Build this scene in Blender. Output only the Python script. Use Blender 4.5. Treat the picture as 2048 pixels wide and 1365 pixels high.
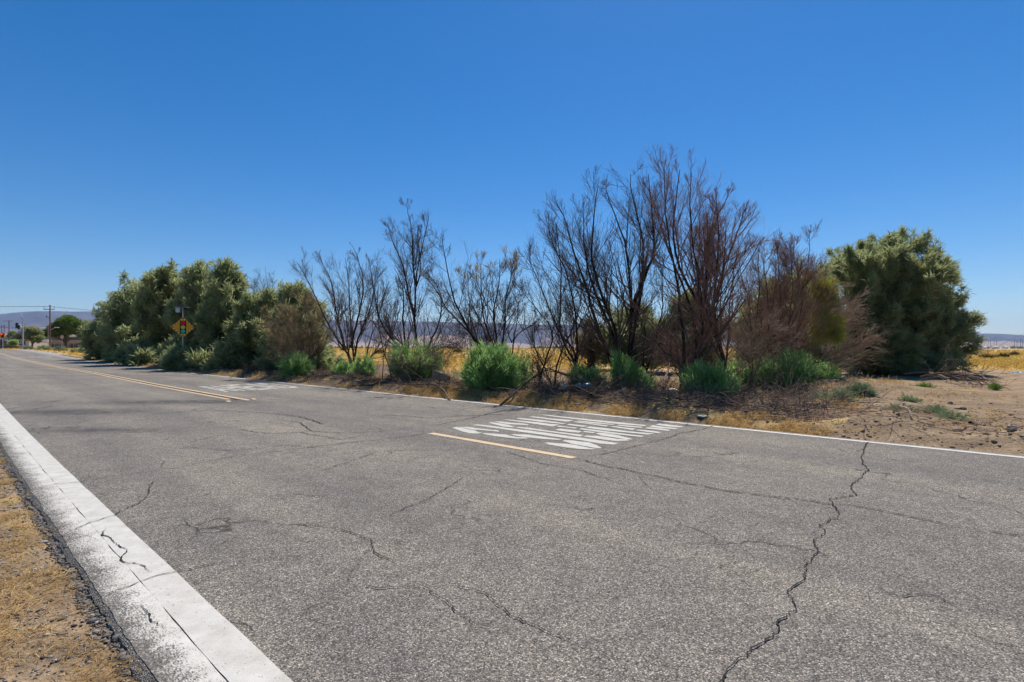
import bpy, math, random
import numpy as np
from mathutils import Vector
RS = np.random.RandomState
rng = RS(7); random.seed(7)
C = bpy.context.scene
for o in list(bpy.data.objects): bpy.data.objects.remove(o)

# ------------------------------------------------------------------ camera, sky, sun, exposure
F = 1024.0; CX = 1024.0; HV = 697.0; CH = 1.25          # 18 mm lens on 36 mm, eye 1.25 m above the road
cam = bpy.data.cameras.new('camera'); camo = bpy.data.objects.new('camera', cam); C.collection.objects.link(camo)
cam.lens = 18; cam.sensor_width = 36; cam.shift_y = (HV-682.5)/2048; cam.clip_start = .05; cam.clip_end = 60000
camo.location = (0, 0, CH); camo.rotation_euler = (math.radians(90), 0, 0); C.camera = camo
SUN_EL, SUN_AZ = 58.0, 20.0                               # azimuth measured to the right of the view direction
world = bpy.data.worlds.new('World'); C.world = world; world.use_nodes = True
wt = world.node_tree; bg = wt.nodes['Background']
sky = wt.nodes.new('ShaderNodeTexSky'); sky.sky_type = 'NISHITA'; sky.sun_disc = False
sky.sun_elevation = math.radians(SUN_EL); sky.sun_rotation = math.radians(SUN_AZ)
sky.altitude = 700; sky.air_density = 1.0; sky.dust_density = 0.2; sky.ozone_density = 4.0
hs = wt.nodes.new('ShaderNodeHueSaturation'); hs.inputs['Saturation'].default_value = 1.40; hs.inputs['Value'].default_value = .72; hs.inputs['Hue'].default_value = .502
wt.links.new(sky.outputs[0], hs.inputs['Color']); wt.links.new(hs.outputs[0], bg.inputs[0]); bg.inputs[1].default_value = 0.11
sl = bpy.data.lights.new('sun', 'SUN'); sl.energy = 4.2; sl.angle = math.radians(.53); sl.color = (1, .93, .83)
so = bpy.data.objects.new('sun', sl); C.collection.objects.link(so)
e, a = math.radians(SUN_EL), math.radians(SUN_AZ)
so.rotation_euler = Vector((math.sin(a)*math.cos(e), math.cos(a)*math.cos(e), math.sin(e))).to_track_quat('Z', 'Y').to_euler()
C.view_settings.view_transform = 'Standard'; C.view_settings.look = 'None'; C.view_settings.exposure = 0.5; C.view_settings.gamma = 1
C.render.resolution_x = 1024; C.render.resolution_y = 682

# ------------------------------------------------------------------ placing: pixels of the photo to points in the place
RX, RY = -.748, .664                                      # road direction; its normal (to the far side) is (.664,.748)
def smooth(x, a, b):
    k = np.clip((np.asarray(x, float)-a)/(b-a), 0, 1); return k*k*(3-2*k)
def E(s): return smooth(s, 45, 150)*1.0                   # the ground climbs a metre towards the crossing
def st(x, y): return RX*x+RY*y, .664*x+.748*y
def W(u, v, z): return np.array([z*(u-CX)/F, z, CH+z*(HV-v)/F])
def G(u, v, lift=0.):
    lo = .5; z = None
    for z in np.geomspace(.8, 3000, 1500):
        x = z*(u-CX)/F; h = CH+z*(HV-v)/F
        if h <= E(st(x, z)[0]): return np.array([x, z, float(E(st(x, z)[0]))+lift])
    return np.array([x, z, h])
YP = [(500,802),(312,771),(187,746),(125,736),(62,724),(0,707.5)]
yl = [st(*G(u,v)[:2]) for u,v in YP]
FP = [(640,776),(469,756.6),(312,739),(172,722),(107,710.7),(66,704.6)]
fl = [st(*G(u,v)[:2]) for u,v in FP]
ys = np.array([0., 9.]+[p[0] for p in yl[1:]]+[400.]); yt = np.array([4.82, 4.83]+[p[1] for p in yl[1:]]); yt = np.append(yt, yt[-1]+(400-ys[-2])*(yt[-1]-yt[-2])/(ys[-2]-ys[-3])*1.3)
fs = np.array([10.]+[p[0] for p in fl[1:]]+[400.]); ft = np.array([8.25]+[p[1] for p in fl[1:]]); ft = np.append(ft, ft[-1]+(400-fs[-2])*(ft[-1]-ft[-2])/(fs[-2]-fs[-3])*1.3)
grid_s = np.linspace(-100, 400, 1001)
def smoothed(xs, ys_):
    v = np.interp(grid_s, xs, ys_); k = np.exp(-.5*(np.arange(-16, 17)/5.)**2); k /= k.sum()
    return np.convolve(np.pad(v, 16, 'edge'), k, 'valid')
CY = smoothed(ys, yt-4.82); CF = smoothed(fs, ft-8.25)
def cy(s): return np.interp(s, grid_s, CY)                # sideways drift of the centre line
def cf(s): return np.interp(s, grid_s, CF)                # the far edge drifts more: the lane widens
def rw(s, t):                                             # road coordinates to world x,y
    s = np.asarray(s, float); t = np.asarray(t, float)
    k = np.clip((t-4.82)/3.43, 0, None); d = cy(s)*(1-np.clip(k, 0, 1))+cf(s)*np.clip(k, 0, 1)
    tt = t+d; return s*RX+tt*.664, s*RY+tt*.748
def noise2(x, y, seed=0, octv=4, sc=1.):
    x = np.asarray(x, float)*sc; y = np.asarray(y, float)*sc; out = 0; amp = 1; tot = 0
    for o in range(octv):
        xi = np.floor(x).astype(np.int64); yi = np.floor(y).astype(np.int64); fx = x-xi; fy = y-yi
        fx = fx*fx*(3-2*fx); fy = fy*fy*(3-2*fy)
        def h(i, j):
            n = (i*374761393+j*668265263+(seed+o)*1274126177) & 0xffffffff
            n = ((n ^ (n >> 13))*1274126177) & 0xffffffff; return ((n ^ (n >> 16)) & 0xffff)/65535.
        v = (h(xi, yi)*(1-fx)+h(xi+1, yi)*fx)*(1-fy)+(h(xi, yi+1)*(1-fx)+h(xi+1, yi+1)*fx)*fy
        out = out+v*amp; tot += amp; amp *= .5; x = x*2.03+17; y = y*2.03+5
    return out/tot
MOUNDS = [(1690,792,1.6,.45),(1640,800,1.2,.25),(765,742,1.3,.42),(1850,800,1.6,.22),(1760,815,1.5,.16),(1075,740,1.5,.30),
          (690,725,1.5,.3),(1500,830,.9,.12),(1210,740,1.6,.3)]
MW = [(G(u,v)[0], G(u,v)[1], r, h) for u,v,r,h in MOUNDS]
def height(x, y):                                         # terrain height beside the road
    s, t0 = st(x, y); t = t0-cf(s)*(t0 > 4); tn = t0-cy(s)
    b = E(s)
    far = np.clip((t-8.38)/.45, 0, 1); n1 = noise2(x, y, 3, 4, 1.3); n2 = noise2(x, y, 9, 3, 5.)
    fadez = np.clip(1.4-np.abs(s)/70., 0, 1)
    berm = smooth(t, 8.6, 9.4)*(1-smooth(t, 10.3, 12))*(.05+.20*n1*n1)*smooth(-s, 9, 3)*smooth(s, -9.5, -5)*0
    berm = smooth(t, 8.55, 9.2)*(1-smooth(t, 10.4, 12.5))*(.04+.30*n1*n1)*(1-.75*smooth(-s, 3, 6))
    rough = far*(.02+.10*(n1-.5)+.035*(n2-.5))*smooth(t, 8.4, 9.2)
    m = 0
    for mx, my, r, h in MW: m = m+h*np.exp(-((x-mx)**2+(y-my)**2)/(r*r*.5))*(.75+.5*n1)
    hf = -.05+.05*far+(berm+rough+m*smooth(t, 8.7, 9.6))*fadez
    near = .52-tn
    hn = -.009+.012*(n1-.5)+.012*(noise2(x, y, 5, 3, 12.)-.5)
    hm = np.where(tn < .60, hn, np.where(t > 8.36, hf, -.06))
    return b+hm
def Gh(u, v):                                             # a pixel's ground point, at the terrain's height
    p = G(u, v); p[2] = float(height(p[0], p[1])); return p

# ------------------------------------------------------------------ object helpers
def link(o): C.collection.objects.link(o); return o
def mesh(name, V, Fq, mat, parent=None, tint=None, smoothf=False, loc=None, mats=None, midx=None):
    V = np.asarray(V, np.float32).reshape(-1, 3)
    me = bpy.data.meshes.new(name)
    if isinstance(Fq, np.ndarray):
        k = Fq.shape[1]; n = len(Fq)
        me.vertices.add(len(V)); me.vertices.foreach_set('co', V.ravel())
        me.loops.add(n*k); me.loops.foreach_set('vertex_index', Fq.astype(np.int32).ravel())
        me.polygons.add(n); me.polygons.foreach_set('loop_start', np.arange(0, n*k, k, dtype=np.int32))
    else:
        me.from_pydata(V.tolist(), [], Fq)
    me.update(calc_edges=True)
    if tint is not None:
        at = me.attributes.new('tint', 'FLOAT', 'POINT'); at.data.foreach_set('value', np.asarray(tint, np.float32))
    if smoothf: me.polygons.foreach_set('use_smooth', [True]*len(me.polygons))
    for m in (mats or [mat]): me.materials.append(m)
    if midx is not None: me.polygons.foreach_set('material_index', np.asarray(midx, np.int32))
    o = link(bpy.data.objects.new(name, me))
    if parent: o.parent = parent
    if loc is not None: o.location = loc
    return o
def tag(o, label, cat, group=None, kind=None):
    if label: o['label'] = label
    if cat: o['category'] = cat
    if group: o['group'] = group
    if kind: o['kind'] = kind
    return o
def thing(name, label, cat, loc, group=None, rz=0):
    o = link(bpy.data.objects.new(name, None)); o.empty_display_size = .2
    o.location = [float(c) for c in loc]; o.rotation_euler[2] = rz; return tag(o, label, cat, group)
def struct(o): o['kind'] = 'structure'; return o
class MB:
    def __init__(s): s.V = []; s.F = []
    def add(s, V, Fc):
        b = len(s.V); s.V += [tuple(float(c) for c in v) for v in V]; s.F += [tuple(i+b for i in f) for f in Fc]; return s
    def box(s, c, d, rz=0, jit=0, taper=1.):
        V = []
        for sx, sy, sz in ((-1,-1,-1),(1,-1,-1),(1,1,-1),(-1,1,-1),(-1,-1,1),(1,-1,1),(1,1,1),(-1,1,1)):
            k = taper if sz > 0 else 1
            x, y, z = sx*d[0]/2*k, sy*d[1]/2*k, sz*d[2]/2
            x += random.uniform(-jit, jit); y += random.uniform(-jit, jit); z += random.uniform(-jit, jit)
            V.append((c[0]+x*math.cos(rz)-y*math.sin(rz), c[1]+x*math.sin(rz)+y*math.cos(rz), c[2]+z))
        return s.add(V, [(0,3,2,1),(4,5,6,7),(0,1,5,4),(1,2,6,5),(2,3,7,6),(3,0,4,7)])
    def tube(s, pts, rs, k=8, cap=True):
        P = np.array([pts], float); R = np.array([rs if hasattr(rs, '__len__') else [rs]*len(pts)], float)
        V, Q = tubes(P, R, k); b = len(s.V); s.add(V, [tuple(q) for q in Q])
        if cap: s.F.append(tuple(b+i for i in range(k))[::-1]); s.F.append(tuple(b+k*(len(pts)-1)+i for i in range(k)))
        return s
    def build(s, name, mat, parent=None, smoothf=False, loc=None): return mesh(name, s.V, s.F, mat, parent, smoothf=smoothf, loc=loc)
def tubes(P, R, k=3):                                     # P (N,n,3) polylines, R (N,n) radii
    N, n, _ = P.shape
    T = np.gradient(P, axis=1); T /= np.linalg.norm(T, axis=2, keepdims=True)+1e-9
    ref = np.tile(np.array([.31, .22, .05]), (N, 1)); up = np.abs(T[:, 0, 2]) < .7; ref[up] = (.05, .1, 1); ref = ref[:, None, :]
    A = np.cross(T, ref); A /= np.linalg.norm(A, axis=2, keepdims=True)+1e-9; B = np.cross(T, A)
    an = np.arange(k)*2*np.pi/k
    V = P[:, :, None, :]+R[:, :, None, None]*(np.cos(an)[None, None, :, None]*A[:, :, None, :]+np.sin(an)[None, None, :, None]*B[:, :, None, :])
    idx = np.arange(N*n*k).reshape(N, n, k); i2 = np.roll(idx, -1, axis=2)
    Q = np.stack([idx[:, :-1], i2[:, :-1], i2[:, 1:], idx[:, 1:]], -1).reshape(-1, 4)
    return V.reshape(-1, 3), Q
def cat_(parts):
    Vs, Qs, b = [], [], 0
    for V, Q in parts: Vs.append(V); Qs.append(Q+b); b += len(V)
    return np.concatenate(Vs), np.concatenate(Qs)
def unit(v): return v/(np.linalg.norm(v, axis=-1, keepdims=True)+1e-9)
def sample(P, t):                                         # P (N,n,3), t (N,) in 0..1 -> position, tangent
    n = P.shape[1]; x = t*(n-1); i = np.clip(x.astype(int), 0, n-2); f = (x-i)[:, None]; r = np.arange(len(P))
    return P[r, i]*(1-f)+P[r, i+1]*f, unit(P[r, i+1]-P[r, i])
def sprout(P, R, kids, n, ang, length, rg, up=.12, wob=.10, t0=.25, t1=1., rfac=.55, wind=(0, 0, 0), rmin=.002, falloff=.6):
    """grow `kids` side branches from every polyline of P"""
    N = len(P); r = np.repeat(np.arange(N), kids)
    tt = t0+(t1-t0)*rg.rand(N*kids)
    p, tan = sample(P[r], tt)
    rd = unit(rg.randn(N*kids, 3)); side = unit(np.cross(tan, rd)); a_ = np.radians(rg.uniform(ang[0], ang[1], N*kids))[:, None]
    d = unit(tan*np.cos(a_)+side*np.sin(a_))
    L = (length if np.isscalar(length) else length[r])*(1-falloff*tt)*rg.uniform(.6, 1.25, N*kids)
    r0 = np.maximum(np.interp(tt, np.linspace(0, 1, R.shape[1]), np.ones(R.shape[1]))*0+(R[r, 0]*(1-tt)+R[r, -1]*tt)*rfac, rmin)
    out = np.zeros((N*kids, n, 3)); out[:, 0] = p; w = np.array(wind)
    for i in range(1, n):
        d = unit(d+np.array([0, 0, up])+w+wob*rg.randn(N*kids, 3)); out[:, i] = out[:, i-1]+d*(L/(n-1))[:, None]
    rr = r0[:, None]*np.linspace(1, .35, n)[None, :]
    return out, np.maximum(rr, rmin*.8), L
def ribbons(base, axis, m, L, w, spread, rg, droop=.15, tip=.25, tint0=None):
    """feathery sprays: m narrow curved blades fanning from each base point"""
    N = len(base); r = np.repeat(np.arange(N), m); M = N*m
    d = unit(axis[r]+spread*rg.randn(M, 3)); l = L*rg.uniform(.55, 1.2, M)[:, None]
    p0 = base[r]+rg.randn(M, 3)*L*.18; s = unit(np.cross(d, unit(rg.randn(M, 3))))*(w*rg.uniform(.6, 1.3, M))[:, None]/2
    dr = np.array([0, 0, -1.])*droop
    p1 = p0+d*l*.5; p2 = p1+unit(d+dr*2)*l*.5
    V = np.stack([p0-s*.5, p0+s*.5, p1+s, p1-s, p2+s*tip, p2-s*tip], 1).reshape(-1, 3)
    b = np.arange(M)[:, None]*6; Q = np.concatenate([b+np.array([0, 1, 2, 3]), b+np.array([3, 2, 4, 5])])
    tn = (tint0[r] if tint0 is not None else rg.rand(N)[r])*.75+rg.rand(M)*.25
    return V, Q, np.repeat(tn, 6)

# ------------------------------------------------------------------ materials
def newmat(name):
    m = bpy.data.materials.new(name); m.use_nodes = True; nt = m.node_tree; b = nt.nodes['Principled BSDF']
    b.inputs['Specular IOR Level'].default_value = .2; return m, nt, b
class NT:
    def __init__(s, nt): s.nt = nt
    def n(s, t, **kw):
        x = s.nt.nodes.new(t)
        for k, v in kw.items(): setattr(x, k, v)
        return x
    def l(s, a, b): s.nt.links.new(a, b)
    def coord(s, rot=None, scale=None):
        tc = s.n('ShaderNodeTexCoord')
        if rot is None and scale is None: return tc.outputs['Object']
        mp = s.n('ShaderNodeMapping'); s.l(tc.outputs['Object'], mp.inputs[0])
        if rot is not None: mp.inputs['Rotation'].default_value = (0, 0, rot)
        if scale is not None: mp.inputs['Scale'].default_value = scale
        return mp.outputs[0]
    def noise(s, co, scale, det=4, rough=.55, out='Fac'):
        x = s.n('ShaderNodeTexNoise'); x.inputs['Scale'].default_value = scale; x.inputs['Detail'].default_value = det
        x.inputs['Roughness'].default_value = rough; s.l(co, x.inputs['Vector']); return x.outputs[out]
    def ramp(s, fac, stops, interp='LINEAR'):
        x = s.n('ShaderNodeValToRGB'); x.color_ramp.interpolation = interp; el = x.color_ramp.elements
        while len(el) < len(stops): el.new(.5)
        for e_, (p, c) in zip(el, stops):
            e_.position = p; e_.color = (c, c, c, 1) if np.isscalar(c) else (*c, 1)
        s.l(fac, x.inputs[0]); return x.outputs[0]
    def mix(s, fac, a, b, mode='MIX'):
        x = s.n('ShaderNodeMix', data_type='RGBA', blend_type=mode)
        for k, v in ((0, fac), (6, a), (7, b)):
            if hasattr(v, 'is_linked'): s.l(v, x.inputs[k])
            elif np.isscalar(v): x.inputs[k].default_value = v
            else: x.inputs[k].default_value = (*v, 1)
        return x.outputs[2]
    def math(s, op, a, b=0.):
        x = s.n('ShaderNodeMath', operation=op)
        for k, v in ((0, a), (1, b)):
            if hasattr(v, 'is_linked'): s.l(v, x.inputs[k])
            else: x.inputs[k].default_value = v
        return x.outputs[0]
    def bump(s, h, strength, dist, bsdf):
        x = s.n('ShaderNodeBump'); x.inputs['Strength'].default_value = strength; x.inputs['Distance'].default_value = dist
        s.l(h, x.inputs['Height']); s.l(x.outputs[0], bsdf.inputs['Normal'])
def simple(name, col, rough=.8, spec=.2, metal=0., var=.15, scale=6., bump=0.):
    m, nt, b = newmat(name); N = NT(nt); co = N.coord(); nz = N.noise(co, scale)
    c = N.mix(nz, tuple(x*(1-var) for x in col), tuple(min(1, x*(1+var)) for x in col)); N.l(c, b.inputs['Base Color'])
    b.inputs['Roughness'].default_value = rough; b.inputs['Specular IOR Level'].default_value = spec; b.inputs['Metallic'].default_value = metal
    if bump: N.bump(N.noise(co, scale*4), .5, bump, b)
    return m
def asphalt_nodes(N):
    co = N.coord(); rc = N.coord(rot=math.radians(-138.4))
    vo = N.n('ShaderNodeTexVoronoi'); vo.inputs['Scale'].default_value = 165; N.l(co, vo.inputs['Vector'])
    sp = N.n('ShaderNodeSeparateColor'); N.l(vo.outputs['Color'], sp.inputs[0])
    st_ = N.ramp(sp.outputs[0], [(0, (.03,.03,.03)),(.2, (.11,.105,.10)),(.42, (.22,.205,.19)),(.6, (.31,.27,.225)),(.74, (.33,.33,.335)),(.87, (.50,.45,.39)),(1, (.85,.82,.77))])
    fine = N.noise(co, 420, 2); c = N.mix(.3, st_, N.ramp(fine, [(.35, .08), (.65, .45)]), 'MIX')
    g2 = N.n('ShaderNodeTexVoronoi'); g2.inputs['Scale'].default_value = 95; N.l(co, g2.inputs['Vector']); s2 = N.n('ShaderNodeSeparateColor'); N.l(g2.outputs['Color'], s2.inputs[0])
    c = N.mix(1., c, N.ramp(s2.outputs[1], [(0, (.80,.80,.80)), (.5, (.98,.97,.96)), (1, (1.20,1.18,1.14))]), 'MULTIPLY')
    g3 = N.noise(co, 17, 3, .7); c = N.mix(1., c, N.ramp(g3, [(.3, .88), (.7, 1.12)]), 'MULTIPLY')
    edge = N.ramp(vo.outputs['Distance'], [(0, 1.), (.5, .95), (.85, .42)]); c = N.mix(1., c, edge, 'MULTIPLY')
    big = N.noise(co, .45, 5, .6); c = N.mix(1., c, N.ramp(big, [(.3, (.80,.80,.82)), (.5, (.98,.97,.96)), (.7, (1.15,1.12,1.07))]), 'MULTIPLY')
    mid = N.noise(co, 5., 4, .6); c = N.mix(1., c, N.ramp(mid, [(.3, .86), (.7, 1.12)]), 'MULTIPLY')
    mp = N.n('ShaderNodeMapping'); mp.inputs['Scale'].default_value = (.05, 1.1, 1); N.l(rc, mp.inputs[0])
    trk = N.noise(mp.outputs[0], 1., 3); c = N.mix(1., c, N.ramp(trk, [(.35, (.84,.84,.86)), (.65, (1.12,1.1,1.06))]), 'MULTIPLY')
    # dark oil or sealer smudges with a shape of their own
    mp2 = N.n('ShaderNodeMapping'); mp2.inputs['Scale'].default_value = (.35, .8, 1); N.l(rc, mp2.inputs[0])
    st2 = N.ramp(N.noise(mp2.outputs[0], .8, 6, .6), [(.62, 0.), (.78, .4)]); c = N.mix(st2, c, (.07,.07,.075))
    sa_ = N.n('ShaderNodeAttribute', attribute_name='stain'); c = N.mix(N.math('MULTIPLY', sa_.outputs['Fac'], N.ramp(N.noise(mp2.outputs[0], 5., 5, .65), [(.3, .3), (.6, .85)])), c, (.055,.055,.06))
    vc = N.n('ShaderNodeTexVoronoi', feature='DISTANCE_TO_EDGE'); vc.inputs['Scale'].default_value = .42
    wob = N.n('ShaderNodeVectorMath', operation='ADD'); nz = N.n('ShaderNodeTexNoise'); nz.inputs['Scale'].default_value = 1.7; nz.inputs['Detail'].default_value = 6
    N.l(co, nz.inputs['Vector']); sc = N.n('ShaderNodeVectorMath', operation='SCALE'); sc.inputs['Scale'].default_value = 1.1
    N.l(nz.outputs['Color'], sc.inputs[0]); N.l(co, wob.inputs[0]); N.l(sc.outputs[0], wob.inputs[1]); N.l(wob.outputs[0], vc.inputs['Vector'])
    hair = N.math('MULTIPLY', N.ramp(vc.outputs['Distance'], [(0, 1.), (.003, .8), (.0065, 0.)]), N.ramp(N.noise(co, .9, 3), [(.48, 0.), (.58, .8)]))
    c = N.mix(1., c, (.90,.88,.83), 'MULTIPLY'); c = N.mix(hair, c, (.03,.027,.024))
    hgt = N.math('SUBTRACT', N.math('MULTIPLY', vo.outputs['Distance'], -1.), N.math('MULTIPLY', hair, 2.))
    return co, c, hgt
def m_asphalt():
    m, nt, b = newmat('asphalt'); N = NT(nt); co, c, h = asphalt_nodes(N)
    N.l(c, b.inputs['Base Color']); b.inputs['Roughness'].default_value = .85; N.bump(h, .8, .006, b); return m
def m_paint(name, col, lo, hi, scale=30., pit=True, streak=False, base=None):
    m, nt, b = newmat(name); N = NT(nt); co, c, h = asphalt_nodes(N)
    if base: c = N.mix(.55, c, base)
    nc = co
    if streak:
        mp = N.n('ShaderNodeMapping'); mp.inputs['Scale'].default_value = (.9, 1.9, 1); N.l(N.coord(rot=math.radians(-138.4)), mp.inputs[0]); nc = mp.outputs[0]
    msk = N.ramp(N.noise(nc, scale, 8, .72), [(lo, 0.), (hi, 1.)])
    if streak:
        wr = N.n('ShaderNodeAttribute', attribute_name='wear'); f_ = N.noise(nc, scale*2.2, 10, .85); g_ = N.noise(N.coord(), 6., 5, .6)
        msk = (N.math('ADD', N.math('ADD', N.math('MULTIPLY', wr.outputs['Fac'], .34), N.math('MULTIPLY', g_, .55)), N.math('MULTIPLY', f_, 2.2))); msk = N.ramp(N.math('MULTIPLY', msk, .4), [(.586, 0.), (.612, 1.)])
    if pit:
        v = N.n('ShaderNodeTexVoronoi'); v.inputs['Scale'].default_value = 75; N.l(co, v.inputs['Vector'])
        rr = N.n('ShaderNodeSeparateColor'); N.l(v.outputs['Color'], rr.inputs[0])
        pits = N.math('MULTIPLY', N.ramp(v.outputs['Distance'], [(.12, 1.), (.3, 0.)]), N.ramp(rr.outputs[0], [(.74, 0.), (.84, 1.)]))
        msk = N.math('MULTIPLY', msk, N.math('SUBTRACT', 1., N.math('MULTIPLY', pits, .75)))
    pc = N.mix(1., col, N.ramp(N.noise(co, 9, 6, .65), [(.3, (.78,.77,.74)), (.65, (1,1,1))]), 'MULTIPLY')
    N.l(N.mix(msk, c, pc), b.inputs['Base Color']); b.inputs['Roughness'].default_value = .7
    N.bump(N.math('ADD', N.math('MULTIPLY', msk, .8), N.noise(co, 160, 3)), .6, .003, b); return m
def m_ground():
    m, nt, b = newmat('dirt_and_dry_grass'); N = NT(nt); co = N.coord()
    at = N.n('ShaderNodeAttribute', attribute_name='tint'); char = N.n('ShaderNodeAttribute', attribute_name='char')
    big = N.noise(co, .12, 5, .6); mid = N.noise(co, 1.6, 6, .62); fin = N.noise(co, 28, 5, .7); vf = N.noise(co, 130, 3, .7)
    dirt = N.mix(N.ramp(mid, [(.3, 0.), (.7, 1.)]), (.26,.175,.102), (.54,.395,.245))
    rut = N.n('ShaderNodeMapping'); rut.inputs['Scale'].default_value = (.35, 2.2, 1); rut.inputs['Rotation'].default_value = (0, 0, -.15); N.l(co, rut.inputs[0])
    dirt = N.mix(N.ramp(N.noise(rut.outputs[0], 1., 6, .65), [(.44, 0.), (.60, .6)]), dirt, (.19,.14,.095))
    dirt = N.mix(1., dirt, N.ramp(fin, [(.3, .62), (.7, 1.22)]), 'MULTIPLY')
    dirt = N.mix(N.ramp(vf, [(.58, 0.), (.72, .55)]), dirt, (.10,.085,.07))
    dirt = N.mix(N.ramp(N.noise(co, 60, 3), [(.64, 0.), (.74, .7)]), dirt, (.48,.40,.30))
    ch = N.math('MULTIPLY', char.outputs['Fac'], N.ramp(N.noise(co, 2.6, 6, .65), [(.24, 0.), (.46, 1.)]))
    dirt = N.mix(ch, dirt, N.mix(fin, (.06,.045,.034), (.24,.165,.105)))
    mp = N.n('ShaderNodeMapping'); mp.inputs['Scale'].default_value = (.05, .16, 1); mp.inputs['Rotation'].default_value = (0, 0, .1); N.l(co, mp.inputs[0])
    b1 = N.noise(mp.outputs[0], 1., 6, .62)
    grass = N.ramp(b1, [(.28, (.19,.14,.06)), (.40, (.42,.255,.07)), (.5, (.60,.40,.13)), (.6, (.68,.50,.21)), (.72, (.36,.28,.14))])
    gn = N.noise(co, 3.5, 8, .75); grass = N.mix(1., grass, N.ramp(gn, [(.32, .55), (.68, 1.25)]), 'MULTIPLY')
    sc = N.ramp(N.noise(co, .35, 6, .7), [(.56, 0.), (.66, .7)]); grass = N.mix(sc, grass, (.20,.17,.09))
    msk = N.ramp(N.math('ADD', at.outputs['Fac'], N.math('MULTIPLY', N.math('SUBTRACT', mid, .5), .8)), [(.42, 0.), (.58, 1.)])
    N.l(N.mix(msk, dirt, grass), b.inputs['Base Color']); b.inputs['Roughness'].default_value = .95
    hh = N.math('ADD', N.math('MULTIPLY', mid, 3.), N.math('ADD', N.math('MULTIPLY', fin, 1.), N.math('MULTIPLY', vf, .35)))
    N.bump(hh, .9, .03, b); return m
def m_leaf(name, stops, trans=.35, rough=.7):
    m = bpy.data.materials.new(name); m.use_nodes = True; nt = m.node_tree; nt.nodes.remove(nt.nodes['Principled BSDF']); N = NT(nt)
    at = N.n('ShaderNodeAttribute', attribute_name='tint'); nz = N.noise(N.coord(), 1.1, 3)
    f = N.math('ADD', N.math('MULTIPLY', at.outputs['Fac'], .8), N.math('MULTIPLY', N.math('SUBTRACT', nz, .4), .5))
    c = N.ramp(f, stops); d = N.n('ShaderNodeBsdfDiffuse'); t = N.n('ShaderNodeBsdfTranslucent'); mx = N.n('ShaderNodeMixShader')
    N.l(c, d.inputs[0]); N.l(c, t.inputs[0]); mx.inputs[0].default_value = trans; N.l(d.outputs[0], mx.inputs[1]); N.l(t.outputs[0], mx.inputs[2])
    N.l(mx.outputs[0], nt.nodes['Material Output'].inputs[0]); return m
def m_bark(name, a_, b_, scale=9.):
    m, nt, b = newmat(name); N = NT(nt); co = N.coord(scale=(1, 1, .25)); z = N.noise(co, scale, 6, .7)
    N.l(N.ramp(z, [(.3, a_), (.7, b_)]), b.inputs['Base Color']); b.inputs['Roughness'].default_value = .9; N.bump(z, .8, .02, b); return m
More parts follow.
